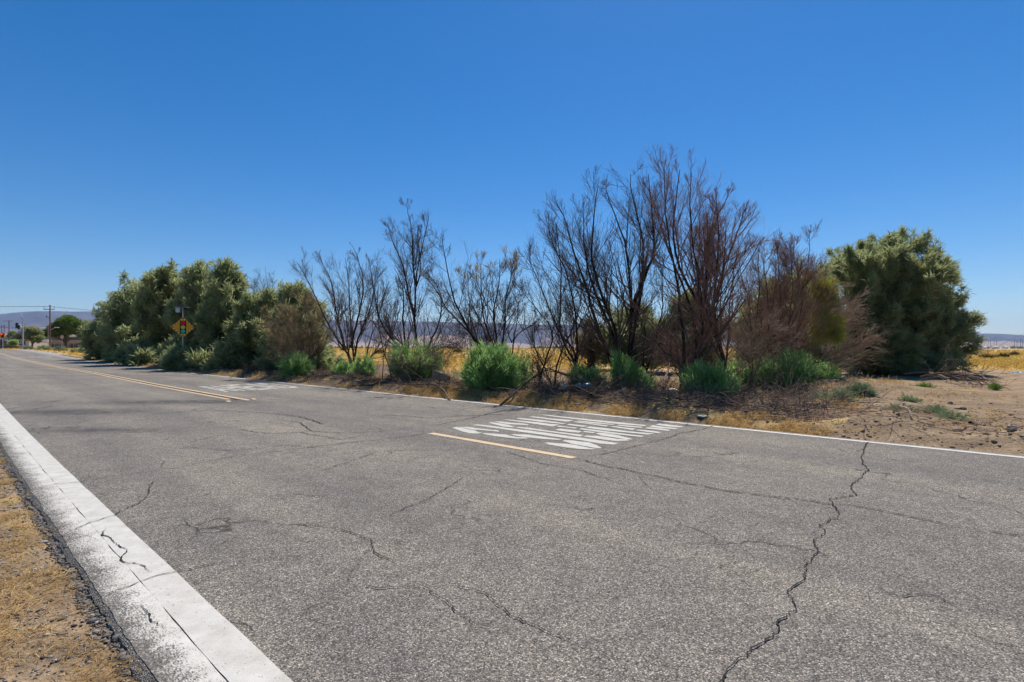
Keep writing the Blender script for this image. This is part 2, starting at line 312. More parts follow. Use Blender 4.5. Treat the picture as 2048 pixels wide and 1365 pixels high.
M = dict(
    asphalt=m_asphalt(), ground=m_ground(),
    white=m_paint('white_road_paint', (.56,.54,.50), .30, .37), shoulder=m_paint('worn_white_paint', (.60,.575,.53), .46, .54, 34., streak=True, base=(.05,.045,.042)),
    word=m_paint('white_word_paint', (.52,.51,.47), .26, .34), faint=m_paint('faded_white_paint', (.46,.44,.41), .40, .60, 14.),
    wide=m_paint('old_yellow_paint', (.64,.48,.30), .32, .42), farwhite=m_paint('edge_line_paint', (.60,.59,.56), .30, .36),
    black=simple('tar_black', (.02,.02,.02)), crack=simple('crack_fill', (.028,.025,.022), .95, var=.5, scale=30),
    crumb=simple('broken_asphalt', (.19,.17,.15), .95, var=.6, scale=70, bump=.01),
    burnt=m_bark('charred_bark', (.012,.010,.009), (.055,.042,.034)), burnt_twig=simple('charred_twigs', (.115,.083,.072), .9, var=.3),
    red_twig=simple('dry_red_twigs', (.27,.15,.11), .9, var=.35, scale=3), grey_twig=simple('dry_grey_twigs', (.30,.215,.155), .9, var=.35, scale=3),
    bark=m_bark('brown_bark', (.07,.045,.03), (.19,.125,.08)), wood=m_bark('weathered_pole_wood', (.10,.055,.035), (.25,.145,.09)),
    log=m_bark('bleached_wood', (.16,.12,.09), (.42,.34,.27), 20),
    tamarisk=m_leaf('tamarisk_foliage', [(.0, (.16,.19,.085)), (.3, (.28,.32,.15)), (.6, (.345,.38,.18)), (.85, (.39,.40,.20)), (1, (.50,.37,.20))], .62),
    tamarisk_brown=m_leaf('browned_tamarisk_foliage', [(0, (.12,.10,.055)), (.5, (.30,.25,.13)), (1, (.46,.34,.19))], .45),
    yellowg=m_leaf('yellow_green_foliage', [(0, (.14,.18,.04)), (.6, (.36,.38,.07)), (1, (.55,.42,.06))]),
    sprout=m_leaf('fresh_green_foliage', [(0, (.09,.17,.06)), (.35, (.22,.38,.13)), (.7, (.39,.57,.19)), (1, (.60,.68,.27))], .6),
    weed=m_leaf('grey_green_weed', [(0, (.10,.14,.07)), (.6, (.26,.34,.18)), (1, (.46,.52,.33))]),
    lime=m_leaf('bright_green_weed', [(0, (.07,.14,.03)), (1, (.25,.38,.08))]),
    straw=m_leaf('dry_grass', [(0, (.34,.215,.085)), (.4, (.58,.39,.165)), (.75, (.72,.53,.26)), (1, (.82,.69,.44))], .4),
    field=m_leaf('field_grass', [(0, (.30,.18,.04)), (.4, (.58,.38,.08)), (.75, (.72,.52,.16)), (1, (.78,.64,.32))], .3),
    scrub=m_leaf('scrub_leaves', [(0, (.07,.065,.03)), (1, (.19,.17,.08))]),
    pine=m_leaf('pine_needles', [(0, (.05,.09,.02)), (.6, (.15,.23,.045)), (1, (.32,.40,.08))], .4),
    steel=simple('galvanised_steel', (.42,.43,.44), .5, .5, .3), dark=simple('dark_housing', (.025,.028,.028), .6),
    orange=simple('orange_sign', (.98,.40,.008), .5, .4, var=.06), red=simple('red_disc', (.85,.02,.02), .5), amber=simple('amber_disc', (.98,.58,.10), .5), green=simple('green_disc', (.03,.55,.36), .5),
    led=simple('sign_stud', (.9,.85,.7), .3), housing=simple('yellow_signal_housing', (.75,.28,.01), .5),
    blue=simple('blue_plastic', (.14,.48,.88), .4, .5), whitep=simple('white_plastic', (.72,.73,.74), .4, .5), bluegrey=simple('blue_grey_panel', (.17,.26,.36), .6),
    stucco=simple('tan_stucco', (.42,.32,.23), .9), cream=simple('cream_wall', (.55,.50,.44), .9), roofw=simple('pale_roof', (.66,.64,.62), .8), doorb=simple('brown_panel', (.17,.09,.075), .7),
    glass=simple('dark_window_glass', (.09,.12,.17), .15, .6), stone=simple('pale_stone', (.42,.36,.29), .9, var=.3, scale=12, bump=.02), slab=simple('tan_slab', (.33,.235,.16), .9, bump=.01),
    gravel=simple('gravel', (.20,.175,.15), .9, var=.5, scale=18), rust=simple('rusty_metal', (.14,.07,.045), .8, var=.4, scale=15), yel=simple('yellow_tape', (.80,.58,.03), .5))
def emis(name, col, k):
    m, nt, b = newmat(name); b.inputs['Base Color'].default_value = (*col, 1); b.inputs['Emission Color'].default_value = (*col, 1); b.inputs['Emission Strength'].default_value = k; return m
M['redlamp'] = emis('lit_red_lens', (1., .03, .02), 3.)
def m_hills():
    m, nt, b = newmat('desert_hills'); N = NT(nt); co = N.coord(); at = N.n('ShaderNodeAttribute', attribute_name='tint')
    mp = N.n('ShaderNodeMapping'); mp.inputs['Scale'].default_value = (.0010, .0016, .004); N.l(co, mp.inputs[0])
    z = N.noise(mp.outputs[0], 1., 8, .66); f = N.math('ADD', at.outputs['Fac'], N.math('MULTIPLY', N.math('SUBTRACT', z, .5), 2.0))
    N.l(N.ramp(f, [(.2, (.35,.255,.185)), (.42, (.27,.19,.15)), (.5, (.14,.10,.09)), (.8, (.055,.05,.055))]), b.inputs['Base Color'])
    b.inputs['Roughness'].default_value = 1; b.inputs['Specular IOR Level'].default_value = 0; return m
M['hills'] = m_hills()

# ------------------------------------------------------------------ ground, road, markings
def axis_pts(lo, hi, core_lo, core_hi, step, g=1.12):
    core = list(np.arange(core_lo, core_hi+step/2, step)); d = step; x = core[-1]
    while x < hi: d *= g; x += d; core.append(min(x, hi))
    d = step; x = core[0]; left = []
    while x > lo: d *= g; x -= d; left.append(max(x, lo))
    return np.array(left[::-1]+core)
S = axis_pts(-5200, 5200, -18, 34, .16, 1.05)
T = np.concatenate([axis_pts(-6000, .44, .2, .44, .04, 1.10)[:-1], [.44, .66, 1.2, 4.8, 8.3], axis_pts(8.38, 12000, 8.38, 18, .11, 1.035)])
T = np.unique(np.round(T, 4))
SS, TT = np.meshgrid(S, T, indexing='ij')
gx, gy = rw(SS, TT)
gz = height(gx, gy)
gxf, gyf = gx.ravel(), gy.ravel()
ns, nt_ = SS.shape; idx = np.arange(ns*nt_).reshape(ns, nt_)
Q = np.stack([idx[:-1, :-1], idx[1:, :-1], idx[1:, 1:], idx[:-1, 1:]], -1).reshape(-1, 4)[:, ::-1]
# mask: 1 = golden dry grass field, 0 = bare dirt; char = burnt ground under the dead trees
def field_mask(x, y):
    s, t0 = st(x, y); t = t0-cf(s)*(t0 > 4)
    u = CX+F*x/np.maximum(y, .3)
    n_ = noise2(x, y, 37, 3, .15)
    fm = smooth(y+10*(n_-.5), 23, 32)*smooth(t, 11, 14)
    fm = np.maximum(fm, smooth(s, 38, 44)*smooth(t, 9.3, 9.6)*.9)
    fm = np.where(t0 < 3, .30+.18*noise2(x, y, 31, 3, .9), fm)
    return np.where((t > 8.3) & (t < 9.6) & (s > 1.3), np.maximum(fm, .22+.36*noise2(x, y, 33, 3, 1.2)), fm)
tint = field_mask(gx, gy).ravel()
gr = mesh('ground', np.stack([gx, gy, gz], -1).reshape(-1, 3), Q, M['ground'], tint=tint, smoothf=True); struct(gr)
s_, t_ = st(gx, gy); t_ = t_-cf(s_)*(t_ > 4)
chv = np.clip(smooth(t_, 8.42, 8.75)*(1-.6*smooth(t_, 13.5, 18.))*(1-smooth(t_, 20, 26))*smooth(s_, 1., 3.5)+.28*smooth(t_, 8.8, 10)*(1-smooth(t_, 20, 30))*(1-smooth(s_, 1., 3.5)), 0, 1).ravel()
at = gr.data.attributes.new('char', 'FLOAT', 'POINT'); at.data.foreach_set('value', chv.astype(np.float32))

def strip(name, s0, s1, ta, tb, mat, lift, ds=.12, jag=0., nt=2, seed=1, skirt=0.):
    s = np.arange(s0, s1+1e-6, ds) if np.isscalar(ds) else ds
    k = np.linspace(0, 1, nt)
    TA = np.full(len(s), ta, float) if np.isscalar(ta) else ta; TB = np.full(len(s), tb, float) if np.isscalar(tb) else tb
    TA = TA+jag*(noise2(s, s*0, seed, 4, 3.)-.5)*2+jag*.6*(noise2(s, s*0, seed+50, 3, 21.)-.5)*2
    TB = TB+jag*(noise2(s, s*0+9, seed+7, 4, 3.)-.5)*2
    tt = TA[:, None]*(1-k)+TB[:, None]*k; sg = np.repeat(s[:, None], nt, 1)
    x, y = rw(sg, tt); z = E(st(x, y)[0])+lift
    V = np.stack([x, y, z], -1)
    if skirt:
        a0 = V[:, :1].copy(); a0[..., 2] -= skirt; a1 = V[:, -1:].copy(); a1[..., 2] -= skirt
        V = np.concatenate([a0, V, a1], 1)
    n, m = V.shape[:2]; ix = np.arange(n*m).reshape(n, m)
    q = np.stack([ix[:-1, :-1], ix[1:, :-1], ix[1:, 1:], ix[:-1, 1:]], -1).reshape(-1, 4)[:, ::-1]
    return V.reshape(-1, 3), q
rs = np.concatenate([np.arange(-120, -8, 2.), np.arange(-8, 12, .03), np.arange(12, 26, .12), np.arange(26, 60, .4), np.arange(60, 402, 2.)])
V, q = strip('road', 0, 0, .520, 8.42, M['asphalt'], 0., ds=rs, jag=.026, nt=40, skirt=.05); rd = struct(mesh('road', V, q, M['asphalt']))
rs_, rt_ = st(V[:, 0], V[:, 1]); stn = np.zeros(len(V))
for u, v, ls, lt in ((150,824,1.0,.5),(340,806,1.6,.45),(400,803,.8,.3),(195,861,.9,.25),(110,826,.8,.3),(60,735,6,.4),(230,712+40,3,.25)):
    g_ = G(u, v); a_, b_ = st(g_[0], g_[1]); stn += np.exp(-((rs_-a_)/ls)**2*.0-((V[:, 0]-g_[0])/(ls*1.3))**2-((V[:, 1]-g_[1])/(lt*.9))**2)
rd.data.attributes.new('stain', 'FLOAT', 'POINT').data.foreach_set('value', np.clip(stn, 0, 1).astype(np.float32))

def mark(name, s0, s1, ta, tb, mat, ds=.1, jag=.004, nt=2, seed=1, lift=.004):
    V, q = strip(name, s0, s1, ta, tb, mat, lift, ds=ds, jag=jag, nt=nt, seed=seed); return struct(mesh(name, V, q, mat))
mark('near_edge_line', -20, 60, .726, .886, M['white'], ds=.05, jag=.004)
oe = mark('old_edge_paint', -20, 60, .548, .7235, M['shoulder'], ds=.03, jag=.010, nt=5, seed=4)
oe.data.attributes.new('wear', 'FLOAT', 'POINT').data.foreach_set('value', np.tile(np.linspace(0, 1, 5), len(oe.data.vertices)//5).astype(np.float32))
mark('far_edge_line', -60, 300, 8.20, 8.30, M['farwhite'], jag=.008, seed=5)
mark('paved_shoulder', 40, 300, 8.46, 10.2, simple('pale_shoulder', (.34,.31,.28)), ds=1., seed=8, lift=.012)
y0s = st(*G(500, 801)[:2])[0]
parts = [strip('', y0s, 300, 4.90, 5.00, None, .004, .15, .006, 2, 11), strip('', y0s+.6, 300, 4.66, 4.76, None, .004, .15, .006, 2, 12)]
V, q = cat_(parts); struct(mesh('double_yellow_line', V, q, M['wide']))
V, q = strip('', y0s+.3, 300, 4.763, 4.897, None, .004, .15, .004, 2, 13); struct(mesh('line_gap_sealer', V, q, simple('dark_sealer', (.04,.038,.036))))
sa = st(*G(1150, 917)[:2])[0]; sb = st(*G(858, 868)[:2])[0]
mark('yellow_centre_line', sa, sb, 4.77, 4.88, M['wide'], ds=.03, jag=.008, seed=15)
# faint cross lines ahead of the word marking, and the farther word and bars
parts = []
for i in range(8): parts.append(strip('', 0, 0, 5.05, 8.1, None, .004, np.array([22.2+2.1*i, 22.26+2.1*i+.004*i]), 0, 6, 3))
V, q = cat_(parts); struct(mesh('cross_lines', V, q, M['faint']))
parts = [strip('', 0, 0, 5.3, 7.9, None, .004, np.array([50., 50.6]), 0, 5, 3)]
for i in range(4): parts.append(strip('', 0, 0, 5.2+i*.62, 5.65+i*.62, None, .004, np.array([78., 80.4]), 0, 3, 3))
V, q = cat_(parts); struct(mesh('distant_markings', V, q, M['faint']))
# raised pavement markers
for k, (u, v) in enumerate([(282, 768), (456, 804), (506, 799.5), (190, 748)]):
    p = G(u, v, .004); MB().box((0, 0, .009), (.16, .10, .018), rz=math.radians(138), taper=.7).build('road_marker', M['wide'], loc=p)
    tag(bpy.context.scene.objects[-1] if False else C.collection.objects[-1], ['pale raised road marker alone left of the double yellow line','pale raised marker below the near end of the double yellow line','pale raised marker just past the near end of the double yellow line','small raised marker far up beside the double yellow line'][k], 'road marker', 'raised markers by the yellow line')

# the word painted in the far lane, traced letter by letter (strokes as on the road)
SIG = [
 [(35,315),(100,340),(200,380),(330,405),(470,418),(555,400),(470,385),(430,362),(330,345),(210,312),(110,303)],
 [(135,298),(300,300),(450,320),(600,338),(720,350),(790,350),(835,365),(835,382),(700,370),(520,350),(370,342),(240,315)],
 [(545,420),(600,408),(750,413),(960,430),(1050,455),(1130,470),(1300,486),(1330,497),(1130,495),(960,480),(750,457)],
 [(1025,435),(1100,428),(1330,435),(1560,465),(1800,495),(1915,512),(1850,528),(1600,508),(1350,482),(1150,455)],
 [(1615,570),(1700,566),(1900,588),(1963,588),(2113,603),(2293,640),(2423,665),(2523,678),(2423,690),(2213,675),(1963,650),(1800,620),(1680,600)],
 [(1915,540),(1963,522),(2083,530),(2233,547),(2383,572),(2503,610),(2593,655),(2563,668),(2463,655),(2263,625),(2063,590),(2020,565)],
 [(375,268),(460,253),(560,262),(1000,320),(1400,370),(1800,422),(1963,452),(2263,490),(2563,532),(2853,578),(2863,588),(2793,606),(2563,583),(2263,533),(1963,488),(1600,440),(1200,385),(800,325),(480,280)],
 [(650,225),(720,218),(850,238),(990,262),(1060,285),(1110,295),(1050,308),(900,290),(760,260)],
 [(745,208),(870,205),(1050,225),(1240,245),(1345,260),(1320,272),(1200,265),(1050,253),(960,248),(850,226)],
 [(1110,310),(1170,300),(1400,325),(1700,365),(1963,400),(2278,440),(2213,461),(1963,425),(1600,375),(1300,335)],
 [(2273,465),(2323,450),(2523,458),(2663,475),(2863,505),(3013,520),(3063,535),(2843,543),(2663,522),(2463,492)],
 [(2483,410),(2563,400),(2663,410),(2863,443),(3013,478),(3083,500),(3123,520),(3013,515),(2813,485),(2583,445)],
 [(1790,345),(1870,330),(1963,335),(2093,352),(2253,380),(2193,402),(1963,373),(1850,358)],
 [(2263,386),(2300,370),(2490,393),(2443,411)],
 [(905,183),(980,172),(1200,195),(1500,222),(1700,248),(1870,260),(1750,290),(1500,258),(1200,217),(1000,190)],
 [(1805,290),(1870,280),(1963,290),(2183,318),(2133,332),(1963,310)],
 [(2198,340),(2243,325),(2563,363),(2963,418),(3313,460),(3273,472),(3113,460),(2763,415),(2463,375)],
 [(1120,150),(1200,145),(1600,190),(1990,240),(1930,250),(1500,207),(1250,170)],
 [(1988,262),(2043,248),(2363,285),(2273,300)],
 [(2313,312),(2383,293),(2663,322),(3063,373),(3493,418),(3383,430),(3063,402),(2663,357)],
 [(1340,125),(1430,118),(1700,150),(1963,175),(2113,185),(2023,205),(1963,205),(1850,192),(1600,163)],
 [(2093,215),(2153,210),(2703,275),(2663,290),(2363,252)],
 [(2153,201),(2203,194),(2563,230),(2823,258),(2763,267),(2413,233)],
 [(2723,290),(2803,283),(3023,313),(3183,330),(3113,350),(2913,322)],
 [(2828,270),(2893,262),(3293,303),(3263,318),(3043,300)],
 [(3153,350),(3223,342),(3463,372),(3613,395),(3553,409),(3363,382)],
 [(3323,320),(3383,305),(3583,325),(3763,352),(3723,366),(3523,343)],
 [(1540,92),(1600,87),(1963,125),(2463,183),(2963,230),(3363,271),(3313,286),(2863,247),(2363,194),(1963,146),(1700,112)],
 [(3403,290),(3453,272),(3663,298),(3903,320),(3843,339),(3613,322)],
 [(3508,262),(3573,243),(3763,265),(3998,290),(3923,308),(3713,290)]]
b = MB()
for poly in SIG:
    pts = [G(900+x*.11719, 820+y*.11719) for x, y in poly]; b.add([(p[0], p[1], .004) for p in pts], [tuple(range(len(pts)))[::-1]])
word = b.build('painted_word_signal', M['word']); struct(word)
def block_word(text, s0, s1, t0, t1, mat, name):          # bottoms of the letters at s0, tops at s1, reading from t0 to t1
    n = len(text); w = (t1-t0)/n; lw = w*.80; sw = w*.19; b = MB(); H = s1-s0; bar = H*.13
    def quad(pts):
        vv = []
        for (a_, h) in pts:
            x, y = rw(h, a_); vv.append((float(x), float(y), float(E(h))+.004))
        b.add(vv, [(0, 1, 2, 3)])
    def R(a0, a1, h0, h1): quad([(T0+a0, s0+h0), (T0+a1, s0+h0), (T0+a1, s0+h1), (T0+a0, s0+h1)])
    for i, ch in enumerate(text):
        T0 = t0+i*w
        if ch == 'A':
            quad([(T0, s0), (T0+sw, s0), (T0+lw/2, s1), (T0+lw/2-sw*.5, s1)]); quad([(T0+lw-sw, s0), (T0+lw, s0), (T0+lw/2+sw, s1), (T0+lw/2+.003, s1)]); R(lw*.28, lw*.72, H*.25, H*.25+bar*.8)
        elif ch == 'H': R(0, sw, 0, H); R(lw-sw, lw, 0, H); R(sw+.004, lw-sw-.004, H*.45, H*.45+bar)
        elif ch == 'E':
            R(0, sw, 0, H)
            for h in (0, H*.44, H-bar): R(sw+.004, lw, h, h+bar)
        elif ch == 'D': R(0, sw, 0, H); R(lw-sw, lw, H*.2, H*.8); quad([(T0+sw+.004, s0), (T0+lw*.6, s0), (T0+lw, s0+H*.19), (T0+sw+.004, s0+bar)]); quad([(T0+sw+.004, s1-bar), (T0+lw, s1-H*.19), (T0+lw*.6, s1), (T0+sw+.004, s1)])
    return struct(b.build(name, mat))
block_word('AHEAD', 15.9, 18.8, 5.45, 7.85, M['word'], 'painted_word_ahead')

# cracks
CR = [[(300,905),(380,897),(470,905),(560,893),(640,897)],[(480,860),(530,868),(600,866),(680,880),(730,872)],[(1010,905),(1090,930),(1180,945),(1260,975)],[(700,1170),(760,1185),(840,1180),(900,1215),(960,1260)],[(1090,1010),(1160,1022),(1230,1015)],[(1500,1120),(1440,1135),(1380,1128)],[(1750,1180),(1800,1200),(1870,1196),(1930,1225)],[(520,1000),(590,990),(650,998)],
 [(1150,917),(1220,935),(1300,950),(1380,968),(1460,985),(1545,995),(1640,1003),(1660,1008),(1720,1012),(1830,1035),(1960,1060),(2048,1072),(2300,1120)],
 [(1737,885),(1715,925),(1720,940),(1690,970),(1700,990),(1640,998),(1662,1030),(1635,1055),(1638,1070),(1610,1085),(1615,1100),(1575,1140),(1580,1160),(1555,1180),(1558,1210),(1520,1245),(1500,1285),(1480,1305),(1450,1325),(1425,1362),(1400,1400)],
 [(1480,1300),(1510,1325),(1560,1345),(1600,1362)],[(1400,1303),(1440,1309),(1475,1302)],
 [(68,977),(111,971),(163,965),(214,956),(260,949)],[(129,1071),(171,1054),(223,1035),(231,1031),(270,1007),(291,986),(306,964)],
 [(206,1194),(240,1181),(283,1166),(300,1159),(351,1149),(386,1140),(428,1129),(467,1124)],[(120,921),(171,915),(214,908)],
 [(210,1059),(214,1071),(240,1084),(257,1101),(253,1119),(283,1131),(300,1149)],[(283,1209),(296,1200),(317,1187)],[(287,1213),(291,1243),(326,1256),(334,1269)],
 [(1166,916),(1216,909),(1260,897),(1319,883),(1363,868),(1407,860),(1429,853)],[(873,852),(909,843),(950,834),(1011,822),(1061,817)],
 [(932,955),(870,988),(800,1020),(755,1042)],[(590,1050),(680,1060),(738,1080),(755,1108),(800,1140)],[(880,1160),(960,1190),(1030,1240),(1100,1270),(1180,1310)],
 [(858,868),(790,876),(700,886),(600,898),(480,912),(370,935)],[(560,842),(600,846),(625,862),(690,868),(780,862)],[(0,822),(60,812),(130,800),(210,798)],[(0,830),(60,822),(110,812)],
 [(760,830),(850,838),(960,832),(1040,828)],[(300,830),(420,822),(520,826),(600,834),(650,850)],[(60,777),(190,772)],[(640,945),(700,925),(760,905)],[(240,868),(330,862)]]
V_, F_ = [], []
rg = RS(5)
for c in CR:
    P = np.array([G(u, v)[:2] for u, v in c]); seg = np.r_[0, np.cumsum(np.linalg.norm(np.diff(P, axis=0), axis=1))]
    n = max(6, int(seg[-1]/.022)); k = np.linspace(0, seg[-1], n); x = np.interp(k, seg, P[:, 0]); y = np.interp(k, seg, P[:, 1])
    rwk = np.cumsum(rg.randn(n, 2)*.007, 0); rwk -= np.linspace(0, 1, n)[:, None]*rwk[-1]; x = x+rwk[:, 0]*.8+rg.randn(n)*.003; y = y+rwk[:, 1]*.8+rg.randn(n)*.003
    tx, ty = np.gradient(x), np.gradient(y); L = np.hypot(tx, ty)+1e-9
    w = (.0075 if c[0] == (1150, 917) else .0050 if c[0] == (1737, 885) else .0045 if c[0][1] > 960 and c[0][0] < 320 else .0040)*rg.uniform(.25, 1.7, n)*(1+.7*smooth(y, 5, 9))*np.clip(np.minimum(k, seg[-1]-k)/.12, .15, 1)*(.34+.10*np.minimum(y, 12))
    b0 = len(V_)
    for i in range(n):
        V_ += [(x[i]-ty[i]/L[i]*w[i], y[i]+tx[i]/L[i]*w[i], .0085), (x[i]+ty[i]/L[i]*w[i], y[i]-tx[i]/L[i]*w[i], .0085)]
        if i: F_.append((b0+2*i-2, b0+2*i-1, b0+2*i+1, b0+2*i))
struct(mesh('road_cracks', V_, F_, M['crack']))

# broken asphalt crumbs along the near edge, and gravel on the verge
def stones(name, n, place, size, mat, seed, flat=.6, kind='stuff', label=None, cat=None):
    rg = RS(seed); ico = np.array([(0,0,1),(.9,0,.45),(.28,.85,.45),(-.72,.53,.45),(-.72,-.53,.45),(.28,-.85,.45),(.72,.53,-.45),(-.28,.85,-.45),(-.9,0,-.45),(-.28,-.85,-.45),(.72,-.53,-.45),(0,0,-1)])
    fc = np.array([(0,1,2),(0,2,3),(0,3,4),(0,4,5),(0,5,1),(1,6,2),(2,7,3),(3,8,4),(4,9,5),(5,10,1),(2,6,7),(3,7,8),(4,8,9),(5,9,10),(1,10,6),(11,7,6),(11,8,7),(11,9,8),(11,10,9),(11,6,10)])
    x, y, z = place(rg, n); r = size*np.exp(rg.randn(n)*.55)*.5; an = rg.rand(n)*6.28
    sc = np.stack([r*rg.uniform(.8, 1.5, n), r*rg.uniform(.6, 1.1, n), r*flat*rg.uniform(.6, 1.2, n)], -1)
    V = ico[None]*rg.uniform(.75, 1.25, (n, 12, 1))*sc[:, None]
    X = V[..., 0]*np.cos(an)[:, None]-V[..., 1]*np.sin(an)[:, None]; Y = V[..., 0]*np.sin(an)[:, None]+V[..., 1]*np.cos(an)[:, None]
    V = np.stack([X+x[:, None], Y+y[:, None], V[..., 2]+z[:, None]+r[:, None]*flat*.3], -1).reshape(-1, 3)
    Fc = (fc[None]+np.arange(n)[:, None, None]*12).reshape(-1, 3)
    o = mesh(name, V, Fc, mat, tint=np.repeat(rg.rand(n), 12)); tag(o, label, cat, kind=kind); return o
def pl_edge(rg, n):
    s = rg.uniform(-1.5, 14, n)**1.0; t = .520+rg.randn(n)*.022-np.abs(rg.randn(n))*.012; x, y = rw(s, t); return x, y, np.where(t > .54, -.004, -.014)
stones('asphalt_crumbs', 16000, pl_edge, .0085, M['crumb'], 3, label='dark crumbled asphalt chips along the broken near edge of the road', cat='rubble')
def pl_verge(rg, n):
    s = rg.uniform(-2.5, 9, n); t = .495-np.abs(rg.randn(n))*.5; x, y = rw(s, t); return x, y, height(x, y)
m2, nt2, b2 = newmat('mixed_gravel'); N2 = NT(nt2); N2.l(N2.ramp(N2.n('ShaderNodeAttribute', attribute_name='tint').outputs['Fac'], [(0, (.05,.048,.05)), (.3, (.12,.10,.085)), (.6, (.26,.20,.14)), (.85, (.30,.29,.29)), (1, (.52,.46,.38))]), b2.inputs['Base Color']); b2.inputs['Roughness'].default_value = .9
stones('verge_gravel', 16000, pl_verge, .0075, m2, 4, label='mixed small gravel scattered on the sandy near verge', cat='gravel')
def pl_far(rg, n):
    s = rg.uniform(-14, 3, n); t = 8.5+np.abs(rg.randn(n))*3.; x, y = rw(s, t); return x, y, height(x, y)
stones('dirt_clods', 8000, pl_far, .022, simple('soil_clods', (.27,.185,.115), .95, var=.4, scale=8), 6, label='brown soil clods strewn over the far dirt verge', cat='soil')

# ------------------------------------------------------------------ dry grass
def blades(x, y, m, L, w, seed, lean=.5, up=.8, wind=(.35, .1)):
    rg = RS(seed); z = height(x, y)-.005; base = np.stack([x, y, z], -1); ax = unit(np.stack([rg.randn(len(x))*lean+wind[0], rg.randn(len(x))*lean+wind[1], np.full(len(x), up)], -1))
    return ribbons(base, ax, m, L, w, .42, rg, droop=.35, tip=.15)
def tufts(name, label, sets, mat, kind='stuff', cat='grass'):
    Vs, Qs, Ts, b = [], [], [], 0
    for V, Q, t in sets: Vs.append(V); Qs.append(Q+b); Ts.append(t); b += len(V)
    o = mesh(name, np.concatenate(Vs), np.concatenate(Qs), mat, tint=np.concatenate(Ts)); return tag(o, label, cat, kind=kind)
rg = RS(21)
def clumpy(s0, s1, t0, t1, n, seed, thr=.5, sc=.8, tp=1.):
    rg = RS(seed); s = rg.uniform(s0, s1, n); t = t0+(t1-t0)*rg.rand(n)**tp; x, y = rw(s, t); k = noise2(x, y, seed, 3, sc) > thr; return x[k], y[k]
near = []
for sd, n, L, w, m, thr in ((1, 14000, .07, .0028, 9, .47), (2, 11000, .12, .0030, 9, .53)):
    x, y = clumpy(-1.5, 9, .46, -1.6, n, 40+sd, thr, 3.2); near.append(blades(x, y, m, L, w, sd, lean=.95, up=.16, wind=(.3, .25)))
x, y = clumpy(9, 60, .45, -4., 9000, 77, .45, .8); near.append(blades(x, y, 6, .12, .006, 9, lean=.6))
tufts('verge_dry_grass', 'flattened golden dry grass on the near sandy verge', near, M['straw'])
far = []
x, y = clumpy(1.4, 12, 8.45, 9.3, 9000, 51, .50, 2.2, 1.3); far.append(blades(x, y, 6, .12, .007, 5))
x, y = clumpy(9, 60, 8.5, 9.3, 3500, 52, .50, 1.2); far.append(blades(x, y, 6, .16, .012, 6))
x, y = clumpy(1.5, 22, 9.8, 24, 13000, 53, .50, .6); far.append(blades(x, y, 7, .20, .010, 7))
x, y = clumpy(-9, 3, 8.6, 24, 7000, 54, .58, 1.1); far.append(blades(x, y, 6, .09, .008, 8))
tufts('roadside_dry_grass', 'straw coloured dry grass tufts along the far road edge and under the dead trees', far, M['straw'])
fld = []
for sd, y0, y1, n, L, w in ((1, 14, 30, 20000, .26, .016), (2, 30, 70, 26000, .34, .03), (3, 70, 180, 26000, .42, .07), (4, 180, 420, 16000, .5, .16)):
    rg = RS(60+sd); yy = rg.uniform(y0, y1, n); u = rg.uniform(-100, 2150, n); x = yy*(u-CX)/F
    s, t0 = st(x, yy); fm = field_mask(x, yy); k = (fm > .55) & (noise2(x, yy, 70+sd, 4, .22) > .36)
    fld.append(blades(x[k], yy[k], 4, L, w, 80+sd, lean=.4))
tufts('field_dry_grass', 'wide field of golden dry grass behind the row of trees', fld, M['field'])

# ------------------------------------------------------------------ dead wood litter (uncountable twigs)
def lying(n, place, L, r, seed, tilt=.12, nseg=4):
    rg = RS(seed); x, y = place(rg, n); z = height(x, y)+.01+np.abs(rg.randn(n))*.03; P = np.zeros((n, nseg, 3)); P[:, 0] = np.stack([x, y, z], -1)
    an = rg.rand(n)*6.28; d = np.stack([np.cos(an), np.sin(an), np.clip(np.abs(rg.randn(n)), 0, 2)*tilt], -1); l = L*np.exp(np.clip(rg.randn(n), -2, 1.6)*.5)
    for i in range(1, nseg): d = unit(d+rg.randn(n, 3)*np.array([.22, .22, .12])); P[:, i] = P[:, i-1]+d*(l/(nseg-1))[:, None]
    return P, (r*np.exp(rg.randn(n)*.4))[:, None]*np.linspace(1, .4, nseg)[None]
def pA(rg, n): return rw(rg.uniform(2., 34, n), 9.0+np.abs(rg.randn(n))*1.1)
def pB(rg, n): return rw(2.-rg.randn(n)*3+np.abs(rg.randn(n))*5, 9.0+np.abs(rg.randn(n))*1.8)
for nm, lab, n, fn, L, r, mt, sd in (('charred_litter', 'tangle of black burnt twigs on the ground under the dead trees', 5200, pA, .34, .006, 'burnt_twig', 1),
                                     ('dry_twig_litter', 'pale dry twigs scattered along the far road verge', 2600, pB, .28, .005, 'grey_twig', 2),):
    P, R = lying(n, fn, L, r, sd); V, q = tubes(P, R, 3); tag(mesh(nm, V, q, M[mt]), lab, 'twigs', kind='stuff')

